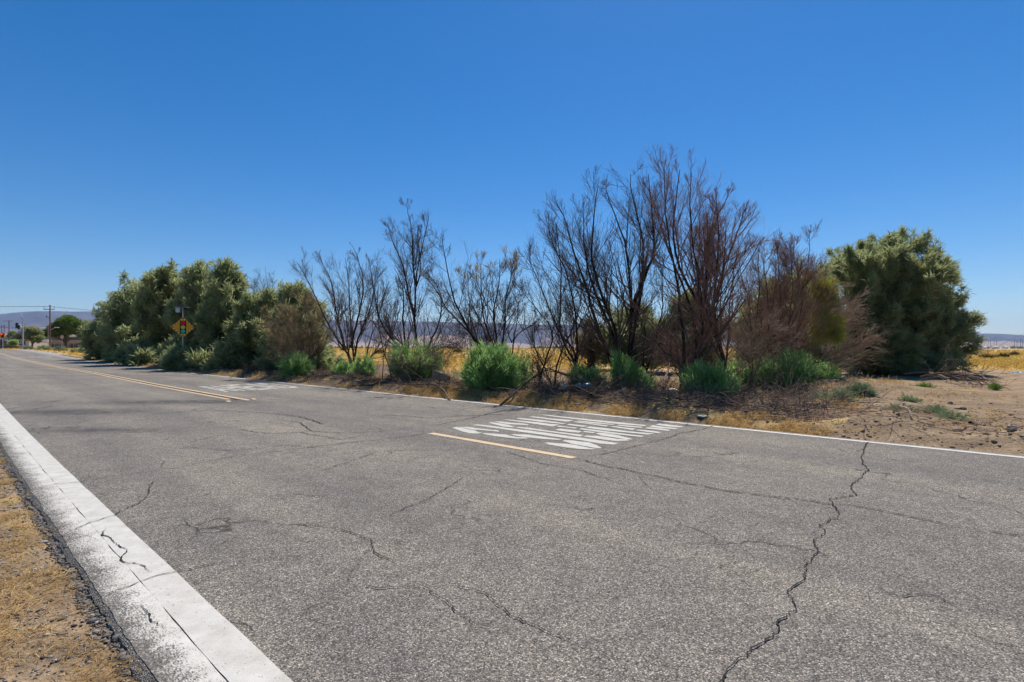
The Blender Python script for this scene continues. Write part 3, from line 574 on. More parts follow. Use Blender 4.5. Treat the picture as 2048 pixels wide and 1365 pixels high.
rg = RS(55); n = 1500; x, y = rw(np.r_[rg.uniform(1.8, 9, n-500), rg.uniform(9, 26, 500)], 9.5+np.abs(rg.randn(n))*1.3); z = height(x, y)-.02; P = np.zeros((n, 6, 3)); P[:, 0] = np.stack([x, y, z], -1)
d = unit(np.stack([rg.randn(n), rg.randn(n), np.abs(rg.randn(n))*.8+.15], -1)); l = rg.uniform(.25, .9, n)
for i in range(1, 6): d = unit(d+rg.randn(n, 3)*.16+np.array([0, 0, -.10])); P[:, i] = P[:, i-1]+d*(l/5)[:, None]
R = rg.uniform(.003, .008, n)[:, None]*np.linspace(1, .4, 6)[None]; P1, R1, _ = sprout(P, R, 3, 4, (20, 55), l*.45, rg, up=0., wob=.14, rmin=.003)
V, q = cat_([tubes(P, R, 4), tubes(P1, R1, 3)]); k_ = len(P)*5*4; w_ = cat_([tubes(P[::3], R[::3], 4), tubes(P1[::3], R1[::3], 3)])
tag(mesh('burnt_brush', V, q, M['burnt_twig']), 'wiry tangle of burnt and dry brush standing at the foot of the dead trees', 'brush', kind='stuff')
tag(mesh('dry_brush', w_[0]+np.array([.12, -.10, .02]), w_[1], M['grey_twig']), 'pale dry brush mixed into the burnt tangle along the verge', 'brush', kind='stuff')

# ------------------------------------------------------------------ trees
def c3(x, y): return 560+x*.3224, 380+y*.3224
def c4(x, y): return 1000+x*.41033, 300+y*.41033
def c5(x, y): return 1400+x*.3663, 430+y*.3663
def c2(x, y): return 160+x*.2637, 500+y*.2637
def resample(P, n):
    P = np.asarray(P, float); d = np.r_[0, np.cumsum(np.linalg.norm(np.diff(P, axis=0), axis=1))]; k = np.linspace(0, d[-1], n)
    Q = np.stack([np.interp(k, d, P[:, i]) for i in range(3)], -1)
    for _ in range(2): Q[1:-1] = .25*Q[:-2]+.5*Q[1:-1]+.25*Q[2:]
    return Q
def limb_set(limbs, z, rg, spread=1.0, n=14, r0=.055):
    P, R = [], []
    for L in limbs:
        px, conv = L[:-1] if callable(L[-1]) is False else L, None
        P.append(L)
    return P
def dead_tree(label, limbs, conv, z, seed, r0=.05, twig='burnt_twig', wood='burnt', kids=(9, 7, 5), Lf=.36, wind=(0, 0, 0), up=.16, group='leafless dead trees behind the far road edge', ang=(14, 42), dspread=.9, leaves=None, name='dead_tree'):
    rg = RS(seed); bu, bv = conv(*limbs[0][0]); base = W(bu, bv, z); gz_ = float(height(base[0], base[1])); base[2] = gz_
    tr = thing(name, label, 'tree', base, group)
    P = []
    for L in limbs:
        pix = [conv(*p) for p in L]; n = len(pix); dz = rg.uniform(-dspread, dspread)
        (ua, va), (ub, vb) = pix[-2], pix[-1]; pix[-1] = (ua+(ub-ua)*.86, va+(vb-va)*.86)
        pts = [W(u, v, z+dz*(i/(n-1))**1.2) for i, (u, v) in enumerate(pix)]
        if L[0][1] >= limbs[0][0][1]-40 or conv(*L[0])[1] > HV+8: pts.insert(0, np.array([pts[0][0]+rg.randn()*.03, pts[0][1], min(pts[0][2]-.1, float(height(pts[0][0], pts[0][1]))-.08)]))
        P.append(resample(pts, 16))
    P = np.array(P); P[:, 1:-1] += rg.randn(*P[:, 1:-1].shape)*.012
    ln = np.linalg.norm(np.diff(P, axis=1), axis=2).sum(1)
    R = (r0*.62*np.clip(ln/4., .5, 1.1))[:, None]*np.linspace(1, .10, 16)[None]**.85
    R[:, 0] *= 1.5; R[:, 1] *= 1.2
    V, q = tubes(P, R, 7); mesh('trunk', V-base, q, M[wood], tr, smoothf=True)
    P1, R1, L1 = sprout(P, R, int(kids[0]*1.5)+3, 8, (ang[0]+6, ang[1]+12), ln*Lf*1.45, rg, up=up*.55, wob=.06, t0=.12, rfac=.36, wind=wind, rmin=.005, falloff=.84)
    P2, R2, L2 = sprout(P1, R1, kids[1]+1, 6, (15, 45), L1*.55, rg, up=up*.6, wob=.08, t0=.12, rfac=.55, wind=wind, rmin=.0035, falloff=.45)
    P3, R3, L3 = sprout(P2, R2, kids[2], 4, (15, 48), L2*.7, rg, up=up*.3, wob=.08, t0=.12, rfac=.6, wind=wind, rmin=.0026, falloff=.40)
    w1, w2, w3 = tubes(P1, R1, 5), tubes(P2, R2, 4), tubes(P3, R3, 3)
    v1, q1 = cat_([w1, w2, w3]); mi = np.r_[np.zeros(len(w1[1]), int), np.ones(len(w2[1])+len(w3[1]), int)]
    mesh('crown', v1-base, q1, None, tr, mats=[M['burnt_twig' if wood == 'burnt' else wood], M[twig]], midx=mi)
    if leaves:
        cnt, vlo, vhi, mt = leaves; tips = P2[:, -1]; k = rg.choice(len(tips), min(cnt, len(tips)), replace=False)
        hh = HV-(tips[:, 2]-CH)/tips[:, 1]*F; k = [i for i in k if vlo < hh[i] < vhi]
        V, q, t = ribbons(tips[k], unit(P2[k, -1]-P2[k, -3]), 16, .22, .016, .35, rg); mesh('leaves', V-base, q, M[mt], tr, tint=t)
    return tr
DA = [[(455,1100),(440,1040),(380,960),(300,850),(250,730),(200,620),(150,520),(90,430)],[(455,1090),(470,960),(500,870),(540,800),(590,650),(570,520),(545,420)],
      [(458,1090),(455,980),(440,850),(430,700),(425,550),(400,400)],[(440,980),(470,850),(510,700),(520,560),(490,430),(450,350)],[(400,980),(370,850),(340,720),(330,600),(280,480),(240,420)]]
dead_tree('bare burnt tree with wide sweeping limbs at the left end of the dead row', DA, c3, 21, 101, .07)
dead_tree('small forked black stem leaning right beside the left end burnt tree', [[(525,1090),(540,1040),(620,1000),(690,920),(720,830),(750,700),(760,600)],[(530,1060),(550,950),(590,850),(640,720),(640,560)]], c3, 22, 102, .045, kids=(8,6,4))
DB = [[(860,1100),(845,980),(835,800),(845,600),(840,520),(870,420),(900,300),(925,150)],[(835,780),(790,620),(770,480),(700,330),(660,190)],[(840,590),(820,430),(820,280),(800,160),(780,70)],
      [(800,1060),(770,1010),(720,950),(640,870),(600,740),(580,560),(545,470)],[(800,1050),(760,850),(770,640),(740,520),(700,480)],[(870,1060),(940,940),(1000,800),(1010,660),(960,560),(900,500)],[(845,600),(880,500),(860,350),(880,220)]]
dead_tree('tallest thin bare tree in the left half, straight black trunk above the stone slab', DB, c3, 18.5, 103, .075)
dead_tree('slim slanting black stem just left of the straight trunked bare tree', [[(690,1120),(640,1010),(620,880),(600,760),(610,600),(600,480)],[(640,1010),(690,900),(720,780),(740,640)]], c3, 18.8, 104, .035, kids=(7,6,4))
DD = [[(1290,1060),(1190,900),(1110,770),(1065,640),(1040,500),(1000,350),(1005,280)],[(1350,1060),(1350,900),(1320,800),(1340,650),(1380,500),(1360,420)],[(1350,1030),(1300,900),(1250,780),(1250,600),(1240,430)],
      [(1355,1030),(1400,880),(1390,700),(1430,560),(1450,430)],[(1290,1040),(1200,900),(1050,770),(980,640),(900,530)],[(1300,1040),(1280,900),(1230,800),(1180,700)]]
dead_tree('bare black tree with long limb arching left above the widest green bush', DD, c3, 16, 105, .07, leaves=(110, 495, 560, 'tamarisk_brown'))
dead_tree('low bare tree with limbs spreading right behind the widest green bush', [[(1440,1060),(1440,930),(1500,870),(1600,820),(1650,780)],[(1440,950),(1400,850),(1380,740),(1420,640)],[(1445,940),(1470,820),(1480,700),(1490,600)]], c3, 17, 106, .06, kids=(9,7,5))
dead_tree('low thicket of thin dead stems just left of the widest green bush', [[(1190,1100),(1150,980),(1080,940),(1000,960)],[(960,1110),(1000,1000),(1050,930),(1120,850),(1130,760)],[(1010,1100),(1060,1000),(1130,900),(1180,800)],[(1200,1100),(1170,1010),(1200,900),(1190,800)],[(930,1080),(960,960),(1010,850),(1060,760)]], c3, 17.6, 107, .032, kids=(9,6,4), Lf=.5, up=.05)
DF = [[(370,1130),(375,980),(290,900),(230,740),(160,580),(110,480)],[(450,1190),(400,1080),(330,990),(280,880),(300,700),(290,500),(270,330)],[(190,1110),(240,980),(270,890),(200,800),(120,700),(60,630)],
      [(370,1110),(380,900),(360,740),(330,600),(250,450),(230,350)],[(250,1190),(290,1000),(350,880),(400,740),(390,600)],[(260,1190),(230,1080),(180,1000),(150,900),(170,780)],[(300,1190),(210,1150),(140,1080),(60,1040)]]
dead_tree('many stemmed black tree leaning left just behind the blue litter', DF, c4, 13.6, 108, .055, kids=(10,7,5))
DG = [[(560,1060),(480,900),(440,760),(420,640),(350,500),(330,350),(270,250)],[(600,1060),(570,880),(500,730),(450,590),(440,420),(470,260),(480,160)],[(612,1060),(640,880),(640,780),(630,600),(620,460),(560,330),(510,170)],
      [(622,1060),(660,830),(690,700),(710,500),(680,340),(620,180),(640,110)],[(640,790),(700,640),(760,480),(740,300),(720,90)],[(580,1000),(540,860),(480,740),(430,600),(400,450),(410,300)]]
dead_tree('big vase shaped burnt tree with thick forked trunks behind the upright green sprout', DG, c4, 13.8, 109, .085, kids=(11,7,5))
dead_tree('slender black tree with two leaning stems between two big burnt trees', [[(690,1150),(735,1020),(770,880),(800,720),(790,560),(740,420)],[(690,1140),(700,980),(710,820),(690,700),(720,540)],[(720,1120),(800,1000),(850,880),(880,800)]], c4, 13.4, 110, .04, kids=(9,7,4))
DH = [[(880,1230),(890,1060),(910,960),(880,800),(860,600),(820,430),(800,250),(800,50)],[(900,1220),(960,1040),(960,860),(870,600),(800,450),(760,250)],[(890,1100),(960,1000),(1050,940),(1110,860)],
      [(970,1120),(985,900),(980,700),(940,480),(920,300),(935,80)],[(985,760),(1010,600),(1000,450),(1050,350),(1120,200)],[(900,1080),(830,1000),(780,960),(700,900)]]
dead_tree('tallest dead tree with twin black trunks, at the left of a tall green bush', DH, c4, 12.2, 111, .07, kids=(11,7,5), twig='red_twig')
DH2 = [[(1120,1150),(1080,980),(1050,880),(960,740),(890,640),(840,480),(850,280),(880,70)],[(1050,880),(1040,740),(1060,560),(1070,420),(1050,200)],[(1050,740),(1080,600),(1130,480),(1180,330),(1210,240)],[(1060,900),(1010,780),(990,640),(1000,500),(990,330)]]
dead_tree('reddish topped dead tree with one thick curved black trunk, right of the tallest dead tree', DH2, c4, 12.6, 112, .085, kids=(12,8,5), twig='red_twig')
DI = [[(290,880),(280,650),(270,450),(220,330),(200,150)],[(290,800),(300,600),(330,420),(310,260),(330,150)]]
dead_tree('thin reddish dead tree with two upright stems at the left of the tall bare thicket', DI, c5, 14.5, 113, .05, wood='bark', twig='red_twig', kids=(9,7,4))
DJ = [[(440,860),(460,650),(440,450),(430,300),(420,150)],[(440,850),(480,600),(560,400),(600,250),(595,90)],[(440,840),(500,500),(500,300),(520,130)],[(370,830),(380,600),(370,400),(340,250),(350,140)],[(450,840),(540,620),(560,460),(530,300),(470,130)]]
dead_tree('dense red brown dead thicket with straight stems and a yellow tape behind', DJ, c5, 15, 114, .05, wood='bark', twig='red_twig', kids=(14,9,5), Lf=.36)
DK = [[(570,880),(590,700),(650,500),(700,350)],[(575,860),(640,700),(740,600),(850,520)],[(640,900),(680,720),(760,560),(900,440)],[(640,890),(720,760),(820,700),(950,640)],[(580,860),(540,700),(600,560),(760,480)]]
dead_tree('sprawling pale brown dead shrub leaning right against the big green tree', DK, c5, 15.6, 115, .035, wood='bark', twig='grey_twig', kids=(12,8,5), Lf=.5, up=.03, wind=(.07,0,.0), ang=(10,50))
DL = [[(120,880),(100,740),(60,640),(-40,600)],[(130,880),(150,700),(100,600),(20,560)],[(290,830),(270,720),(350,640),(470,600)],[(280,820),(200,700),(120,650),(0,680)],[(300,830),(380,700),(480,660),(600,640)]]
dead_tree('tangle of pale bent dead branches low in front of the red thicket', DL, c5, 13.2, 116, .03, wood='bark', twig='grey_twig', kids=(9,8,4), Lf=.48, up=.0, ang=(15,60))
dead_tree('bare branches poking up behind the right end of the green hedge', [[(1420,760),(1420,420),(1425,260),(1400,100)],[(1420,460),(1360,300),(1290,200)],[(1425,420),(1460,290),(1470,160)],[(1420,420),(1340,330),(1240,220)]], c2, 31, 117, .06, kids=(8,6,3))
dead_tree('brown half dead tamarisk at the right end of the green hedge', [[(1750,980),(1720,850),(1650,700),(1560,560),(1420,500)],[(1745,970),(1790,800),(1830,600),(1800,400)],[(1740,960),(1700,760),(1640,560),(1560,420)],[(1735,960),(1600,800),(1560,700),(1500,640)],[(1740,940),(1740,700),(1700,500),(1690,350)]], c2, 21, 118, .04, wood='bark', twig='grey_twig', kids=(10,7,4), Lf=.4, up=.05, leaves=(420, 560, 745, 'tamarisk_brown'))
dead_tree('gnarled dead branch cluster hanging over the bush with the stone slab', [[(870,1090),(850,1040),(900,1000),(960,950)],[(850,1050),(830,1120),(850,1180),(880,1230)],[(860,1040),(800,1080),(760,1130),(740,1200)]], c3, 16.2, 119, .022, wood='bark', twig='grey_twig', kids=(12,6,3), Lf=.6, up=-.12, ang=(20,60), name='dead_shrub')

# living tamarisks ------------------------------------------------
def live_tree(label, cu, z, hw, tv, bv, seed, peaks=(), nl=26, cnt=2600, m=14, L=.42, w=.035, lobes=None, mat='tamarisk', group='green tamarisk trees', wind=(.18, 0, .12), rl=(15, 26), trunk=True, name='tamarisk_tree', depth=.9, core=.5, cap=0., sp=.58):
    """crown of feathery sprays in many lobes; all sizes in photo pixels at the tree's own distance z"""
    rg = RS(seed); k = z/F; base = W(cu, bv, z); base[2] = float(height(base[0], base[1])); tr = thing(name, label, 'tree', base, group)
    tv = tv+15; peaks = [(u-(12 if u > 1880 else 0), v+(19 if cu < 1700 else 24), r) for u, v, r in peaks]; lobes = [(u-(u-1790)*.12, v+(23 if v < 560 else 10), r*.92) for u, v, r in lobes] if lobes else None
    Ls = []
    for _ in range(nl):
        a_ = rg.uniform(-1, 1); h = rg.rand()**.85; wid = hw*math.sqrt(max(.08, 1-(max(0, h-.35)/.72)**2))
        r = rg.uniform(*rl); u = cu+a_*max(wid-r*.6, 4); top = tv+(bv-tv)*.32*abs(a_)**2.2
        v = bv-r*.7-(bv-top-r*1.7)*h; Ls.append((u, v, r, rg.uniform(-1, 1)*depth*wid*k*math.sqrt(max(.05, 1-a_*a_))))
    for _ in range(int(nl*.45)):
        r = rg.uniform(*rl)*.8; u = cu+rg.uniform(-1, 1)*hw*.95; Ls.append((u, bv-r*rg.uniform(.2, 1.2), r, rg.uniform(-1, .5)*depth*hw*k))
    for (u, v, r) in peaks:
        Ls.append((u, v+r*.9, r, rg.uniform(-.4, .4)*hw*k)); Ls.append((u+rg.randn()*3, v+r*2.2, r*1.25, rg.uniform(-.3, .3)*hw*k))
    if lobes: Ls = [(u, v, r, rg.uniform(-1, 1)*depth*hw*k*.8) for u, v, r in lobes]+Ls
    Lc = np.array([W(u, v, z+dz) for u, v, r, dz in Ls]); Lr = np.array([r for _, _, r, _ in Ls])*k
    gzv = height(Lc[:, 0], Lc[:, 1]); Lc[:, 2] = np.maximum(Lc[:, 2], gzv+Lr*.5)
    wts = Lr**2; cc = np.array([base[0], base[1], base[2]+(bv-tv)*k*.30]); npl = 13
    pli = np.repeat(np.arange(len(Ls)), npl); n_p = len(pli); pb0 = Lc[pli]+rg.randn(n_p, 3)*(Lr[pli]*.52)[:, None]
    pd = unit(unit(rg.randn(n_p, 3))*.55+unit(pb0-cc)*.6+np.array([0, 0, .8])+np.array(wind)); plen = Lr[pli]*rg.uniform(.5, 1.7, n_p); pt = rg.rand(n_p); pw = rg.uniform(.10, .24, n_p)
    pi = rg.choice(n_p, cnt, p=(wts[pli]*plen)/(wts[pli]*plen).sum()); f = rg.rand(cnt)**.75; li = pli[pi]
    c = pb0[pi]+pd[pi]*(plen[pi]*(f-.15))[:, None]+rg.randn(cnt, 3)*(Lr[li]*pw[pi]*(1.25-f))[:, None]
    ok = c[:, 2] > height(c[:, 0], c[:, 1])+.05; c = c[ok]; li = li[ok]; pi = pi[ok]; f = f[ok]
    ax = unit(pd[pi]+np.array([0, 0, .35])+rg.randn(len(c), 3)*.28)
    hgt_ = np.clip((c[:, 2]-base[2])/((bv-tv)*k), 0, 1)
    tl = np.clip(.05+rg.rand(len(Ls))[li]*.25+pt[pi]*.25+rg.rand(len(c))*.25+.22*f, 0, 1)
    V, q, t = ribbons(c, ax, m, L, w, sp, rg, droop=.22, tint0=tl); mesh('crown', V-base, q, M[mat], tr, tint=t)
    if trunk:
        P = []
        for i in rg.choice(len(Ls), min(len(Ls), 22), replace=False):
            b0 = base+np.array([rg.randn()*.12*hw*k*2, rg.randn()*.25, -.1]); tgt = Lc[i]; mid = b0*.45+tgt*.55+np.array([(b0[0]-tgt[0])*.18, 0, -.08*(tgt[2]-b0[2])])
            P.append(resample([b0, b0*.8+mid*.2+np.array([0, 0, .1]), mid, tgt], 10))
        P = np.array(P)+rg.randn(len(P), 10, 3)*.02; R = np.full((len(P), 1), .05)*np.linspace(1, .2, 10)[None]*(1+.3*hw*k/3); parts_ = [tubes(P, R, 6)]
        P1, R1, _ = sprout(P, R, 12, 6, (20, 55), np.full(len(P), 1.0), rg, up=.1, rfac=.45, rmin=.006); parts_.append(tubes(P1, R1, 4))
        V, q = cat_(parts_); mesh('trunk', V-base, q, M['bark'], tr)
    return tr
HG = 'green tamarisks forming the hedge on the left'
live_tree('leftmost low green tamarisk at the far end of the roadside hedge', 228, 52, 31, 604, 722, 201, [(205,628,9),(230,578,10),(188,650,7)], 36, 3400, 12, .6, .085, group=HG)
live_tree('green tamarisk second from the far left end of the hedge', 268, 46, 44, 560, 728, 202, [(262,566,12),(283,556,10)], 38, 3900, 12, .55, .078, group=HG)
live_tree('tall grey green tamarisk left of the traffic signal warning sign', 322, 39.5, 50, 530, 735, 203, [(300,548,13),(335,528,13),(352,545,9)], 46, 5200, 12, .5, .066, group=HG)
live_tree('tallest hedge tamarisk, directly behind the traffic signal warning sign', 395, 34.5, 50, 522, 742, 204, [(405,514,13),(378,528,12),(425,532,8)], 48, 5800, 12, .44, .058, group=HG)
live_tree('tall tamarisk with a rounded top right of the warning sign', 455, 31, 44, 524, 746, 205, [(452,518,15),(476,545,8)], 44, 5400, 12, .40, .053, group=HG)
live_tree('lower pale green tamarisk in the dip of the hedge right of the rounded one', 515, 27.8, 48, 575, 751, 206, [(510,574,9),(540,568,10)], 46, 5400, 12, .36, .048, group=HG)
live_tree('olive tamarisk at the right end of the hedge beside the bare trees', 588, 24.6, 50, 565, 752, 207, [(572,562,11),(600,560,11),(628,590,10)], 46, 5000, 12, .34, .042, group=HG, mat='tamarisk')
live_tree('low drooping tamarisk branches hiding the foot of the warning sign post', 368, 29.2, 26, 706, 742, 221, [(352,700,7),(380,704,7)], 12, 900, 11, .42, .062, group=HG, rl=(9, 14), trunk=False, name='tamarisk_bush')
live_tree('low dark tamarisk skirt at the road edge right of the warning sign', 450, 27.2, 44, 712, 748, 222, [], 14, 1100, 11, .42, .062, group=HG, rl=(9, 15), trunk=False, name='tamarisk_bush')
live_tree('low dark tamarisk skirt at the road edge left of the warning sign', 285, 37, 44, 700, 736, 223, [], 14, 1100, 11, .5, .08, group=HG, rl=(9, 15), trunk=False, name='tamarisk_bush')
RG = 'green tamarisks at the right end of the row'
RL = [(1668,520,24),(1700,505,26),(1740,490,28),(1785,482,28),(1835,485,22),(1870,512,22),(1905,535,18),(1880,560,30),(1840,540,32),(1790,540,34),(1740,545,34),(1700,570,34),(1750,610,36),(1810,600,38),(1870,610,36),(1905,640,26),(1930,655,26),(1925,690,24),(1880,680,32),(1830,670,38),(1770,680,38),(1720,660,34),(1700,700,30),(1750,725,26),(1800,720,28),(1850,705,24),(1945,630,12),(1925,548,8),(1710,600,32),(1690,640,30),(1655,560,26),(1650,610,26),(1660,520,20),(1735,625,30),(1790,640,34),(1840,640,34),(1760,700,30)]
live_tree('huge rounded grey green tamarisk at the right end of the row', 1795, 24.5, 102, 488, 748, 211, [(1835,462,11),(1745,468,10),(1785,464,9),(1900,512,9),(1710,488,9),(1930,545,6)], 46, 24000, 12, .32, .034, lobes=RL, group=RG, rl=(20, 34), wind=(.32, 0, .05), depth=.75)
live_tree('green brown tamarisk behind the red dead thicket', 1570, 22, 95, 545, 735, 212, [(1500,590,16),(1545,560,14),(1600,525,16),(1640,510,14)], 34, 4200, 11, .32, .032, group=RG, rl=(16, 30), mat='tamarisk')
live_tree('yellow green tamarisk shoot with golden tips in front of the big round tamarisk', 1650, 15.3, 30, 545, 690, 213, [(1640,545,8),(1672,548,8)], 12, 620, 10, .22, .014, group=RG, mat='yellowg', rl=(9, 15), trunk=False)
live_tree('round dark green tree far behind the tallest dead tree', 1372, 25, 48, 578, 730, 214, [(1360,582,12)], 22, 3000, 11, .4, .035, group='green trees behind the dead trees')
live_tree('green tree far behind the vase shaped burnt tree', 1268, 27, 52, 612, 728, 215, [(1240,605,10)], 20, 2600, 11, .42, .038, group='green trees behind the dead trees')
live_tree('thin olive tree far behind the black tree leaning left', 1185, 28, 22, 640, 725, 216, [], 10, 550, 11, .42, .038, group='green trees behind the dead trees', mat='tamarisk_brown')

# fresh green resprouts at the burnt trunks -----------------------
def shrub(label, u, v, wpx, hpx, z, seed, cnt=420, mat='sprout', group='green bushes at the foot of the dead trees', name='green_bush', m=9, L=.20, w=.017, up=.9, cat='bush'):
    rg = RS(seed); k = z/F; base = W(u, v, z); base[2] = float(height(base[0], base[1])); o = thing(name, label, cat, base, group)
    H = hpx*k; Wd = wpx*k/2; npl = int(14+wpx*.35)
    cz = rg.uniform(.0, 1, npl)**.8; th = rg.rand(npl)*6.28; rr = np.sqrt(np.clip(1-cz**2.2, 0, 1)); b0 = np.stack([rg.uniform(-.35, .35, npl)*Wd, rg.uniform(-.25, .25, npl)*Wd, np.zeros(npl)], -1)
    tip = np.stack([np.cos(th)*rr*Wd, np.sin(th)*rr*Wd*.75, (.22+.78*cz)*H], -1)*rg.uniform(.6, 1.2, (npl, 1)); pt = rg.rand(npl); toff = rg.uniform(-.22, .12)
    i = rg.randint(0, npl, cnt); f = rg.uniform(.12, 1, cnt)**.75
    c = b0[i]*(1-f)[:, None]+tip[i]*f[:, None]*.92+rg.randn(cnt, 3)*(.075*Wd+.02); c[:, 2] = np.maximum(c[:, 2], .02)
    ax = unit(unit(tip[i]-b0[i])+np.array([0, 0, up*.5])+rg.randn(cnt, 3)*.22); tl = np.clip(toff+pt[i]*.45+rg.rand(cnt)*.3+f*.35, 0, 1)
    V, q, t = ribbons(c, ax, m, L, w, .30, rg, droop=.12, tint0=tl); mesh('foliage', V, q, M[mat], o, tint=t)
    st0 = np.stack([c[:, 0]*.3, c[:, 1]*.3, np.full(cnt, -.03)], -1)[::8]; e1 = c[::8]; P = np.stack([st0, st0*.6+e1*.4+np.array([0, 0, .02]), e1], 1)
    V, q = tubes(P, np.tile([.007, .005, .003], (len(P), 1)), 4); mesh('stems', V, q, M['bark'], o)
    if mat == 'sprout':
        ns_ = int(8+wpx*.12); j = rg.choice(npl, ns_); a0 = b0[j]; e0 = tip[j]*rg.uniform(.8, 1.35, (ns_, 1))+rg.randn(ns_, 3)*.05
        P = np.stack([a0, a0*.5+e0*.5+rg.randn(ns_, 3)*.04, e0], 1); P1, R1, _ = sprout(P, np.tile([.008, .006, .003], (ns_, 1)), 5, 4, (20, 50), np.full(ns_, .35), rg, rmin=.003)
        V, q = cat_([tubes(P, np.tile([.008, .006, .003], (ns_, 1)), 4), tubes(P1, R1, 3)]); mesh('dead_stems', V, q, M['grey_twig'], o)
    return o
shrub('small green bush below the brown half dead tamarisk', 592, 757, 72, 42, 19.8, 301, 380)
shrub('low green bush at the left foot of the left end burnt tree', 692, 762, 66, 42, 19.2, 302, 420)
shrub('low green bush at the right foot of the left end burnt tree', 730, 762, 50, 46, 19.0, 303, 340)
shrub('green bush with dead twigs over it at the foot of the straight trunked tree', 818, 774, 100, 70, 16.6, 304, 900)
shrub('dark green upright bush right of the stone slab bush, behind the slab', 862, 768, 60, 72, 17.2, 305, 500)
shrub('widest rounded green bush, left of the blue litter', 985, 796, 130, 88, 13.2, 306, 2100)
shrub('faint green bush behind the right side of the widest bush', 1045, 757, 46, 50, 18, 307, 300)
shrub('low green bush behind the blue litter', 1172, 795, 66, 40, 12.9, 308, 420)
shrub('upright bright green sprout in front of the vase shaped burnt tree', 1248, 800, 60, 84, 12.5, 309, 760)
shrub('small green sprout at the right side of the upright bright sprout', 1285, 800, 42, 46, 12.4, 310, 300)
shrub('tall blue green bush at the right of the tallest dead tree', 1418, 815, 92, 82, 11.0, 311, 1500)
shrub('green bush behind the curved black trunk', 1475, 782, 80, 62, 14, 312, 760)
shrub('broad feathery green bush under the red thicket', 1560, 786, 120, 74, 13.9, 313, 1700)
shrub('green bush at the right end, beside the bare dirt mound', 1632, 766, 80, 54, 15.4, 314, 800)
WG = 'low grey green weeds on the right dirt verge'
shrub('large grey green weed patch beside the dead branches on the dirt', 1668, 818, 84, 20, 10.8, 321, 420, 'weed', WG, 'weed', 9, .09, .010, .5, 'weed')
shrub('grey green weed clump just right of the large weed patch', 1722, 812, 58, 22, 11.2, 322, 300, 'weed', WG, 'weed', 9, .09, .010, .5, 'weed')
shrub('bright green grassy weed in front of the big round tamarisk', 1848, 785, 46, 14, 14.5, 323, 150, 'lime', WG, 'weed', 8, .12, .008, .8, 'weed')
shrub('small bright green weed near the right track', 1990, 783, 26, 12, 14.9, 324, 70, 'lime', WG, 'weed', 8, .12, .008, .8, 'weed')
shrub('thin green weed strip nearest the road on the right dirt', 1800, 838, 60, 10, 9.1, 325, 220, 'weed', WG, 'weed', 8, .06, .008, .4, 'weed')
shrub('green weed mat at the right of the thin weed strip', 1905, 845, 74, 10, 8.7, 326, 240, 'weed', WG, 'weed', 8, .06, .008, .4, 'weed')
shrub('small green weed mat above the weed mat on the right', 1868, 830, 44, 12, 9.6, 327, 180, 'weed', WG, 'weed', 8, .06, .008, .4, 'weed')
shrub('thin green weed streak below the grassy weed on the dirt', 1822, 818, 50, 7, 10.7, 328, 130, 'weed', WG, 'weed', 8, .06, .008, .4, 'weed')
FG = 'dark scrub bushes out in the golden field'
for i, (u, v, wp, hp, z, lab) in enumerate([(1978,717,26,9,60,'larger dark scrub bush in the field at the far right'),(2008,716,22,7,66,'brown scrub bush right of the larger field bush'),(1940,708,18,5,90,'small scrub bush nearest the big round tamarisk'),(2030,710,20,4,85,'low flat scrub bush at the right picture edge'),
    (690,704,14,4,120,'tiny scrub bush in the field behind the left end burnt tree'),(760,707,18,5,95,'scrub bush in the field left of the straight trunked tree'),(800,702,14,4,140,'faint distant scrub bush left of the straight black trunk'),(915,706,16,4,110,'scrub bush in the field right of the straight trunk')]):
    shrub(lab, u, v, wp, hp, z, 340+i, 160, 'scrub', FG, 'scrub_bush', 9, .28*z/60, .03*z/60, .6)
LG = 'green weeds in the far left dry grass'
for i, (u, v, wp, hp, z, lab) in enumerate([(57,702,16,5,105,'small green weed patch beside the signal mast foot'),(88,702,24,6,98,'green weed patch left of the big utility pole'),(120,703,26,6,90,'pale green weed patch right of the big utility pole'),(160,704,30,7,78,'green weed patch just left of the hedge')]):
    shrub(lab, u, v, wp, hp, z, 360+i, 260, 'weed', LG, 'weed', 9, .4, .05, .5, 'weed')

# ------------------------------------------------------------------ branches, logs and litter on the ground
def dead_branch(label, pix, z0, r, seed, mat='log', kids=4, name='fallen_branch', lift=.03, group='fallen dead branches on the verge'):
    rg = RS(seed); pts = []
    for p in pix:
        g = Gh(p[0], p[1]); g[2] += lift+(p[2] if len(p) > 2 else 0)+r; pts.append(g)
    P = resample(pts, 12); P[1:-1] += rg.randn(10, 3)*.012; base = P[0].copy(); o = thing(name, label, 'branch', base, group)
    P = P[None]; R = r*np.linspace(1, .35, 12)[None]*(1+.15*rg.randn(1, 12)); allp = [tubes(P, R, 8)]
    if kids:
        P1, R1, L1 = sprout(P, R, kids, 6, (20, 55), np.array([.5*np.linalg.norm(P[0, -1]-P[0, 0])]), rg, up=.02, wob=.16, rfac=.55, rmin=.004)
        P2, R2, _ = sprout(P1, R1, 4, 4, (20, 55), L1*.45, rg, up=0., wob=.16, rfac=.6, rmin=.003)
        allp += [tubes(P1, R1, 5), tubes(P2, R2, 4)]
    V, q = cat_(allp); V = V-base
    me_o = mesh(name, V, q, M[mat]); me_o.location = [float(c) for c in base]; bpy.data.objects.remove(o); return tag(me_o, label, 'branch', group)
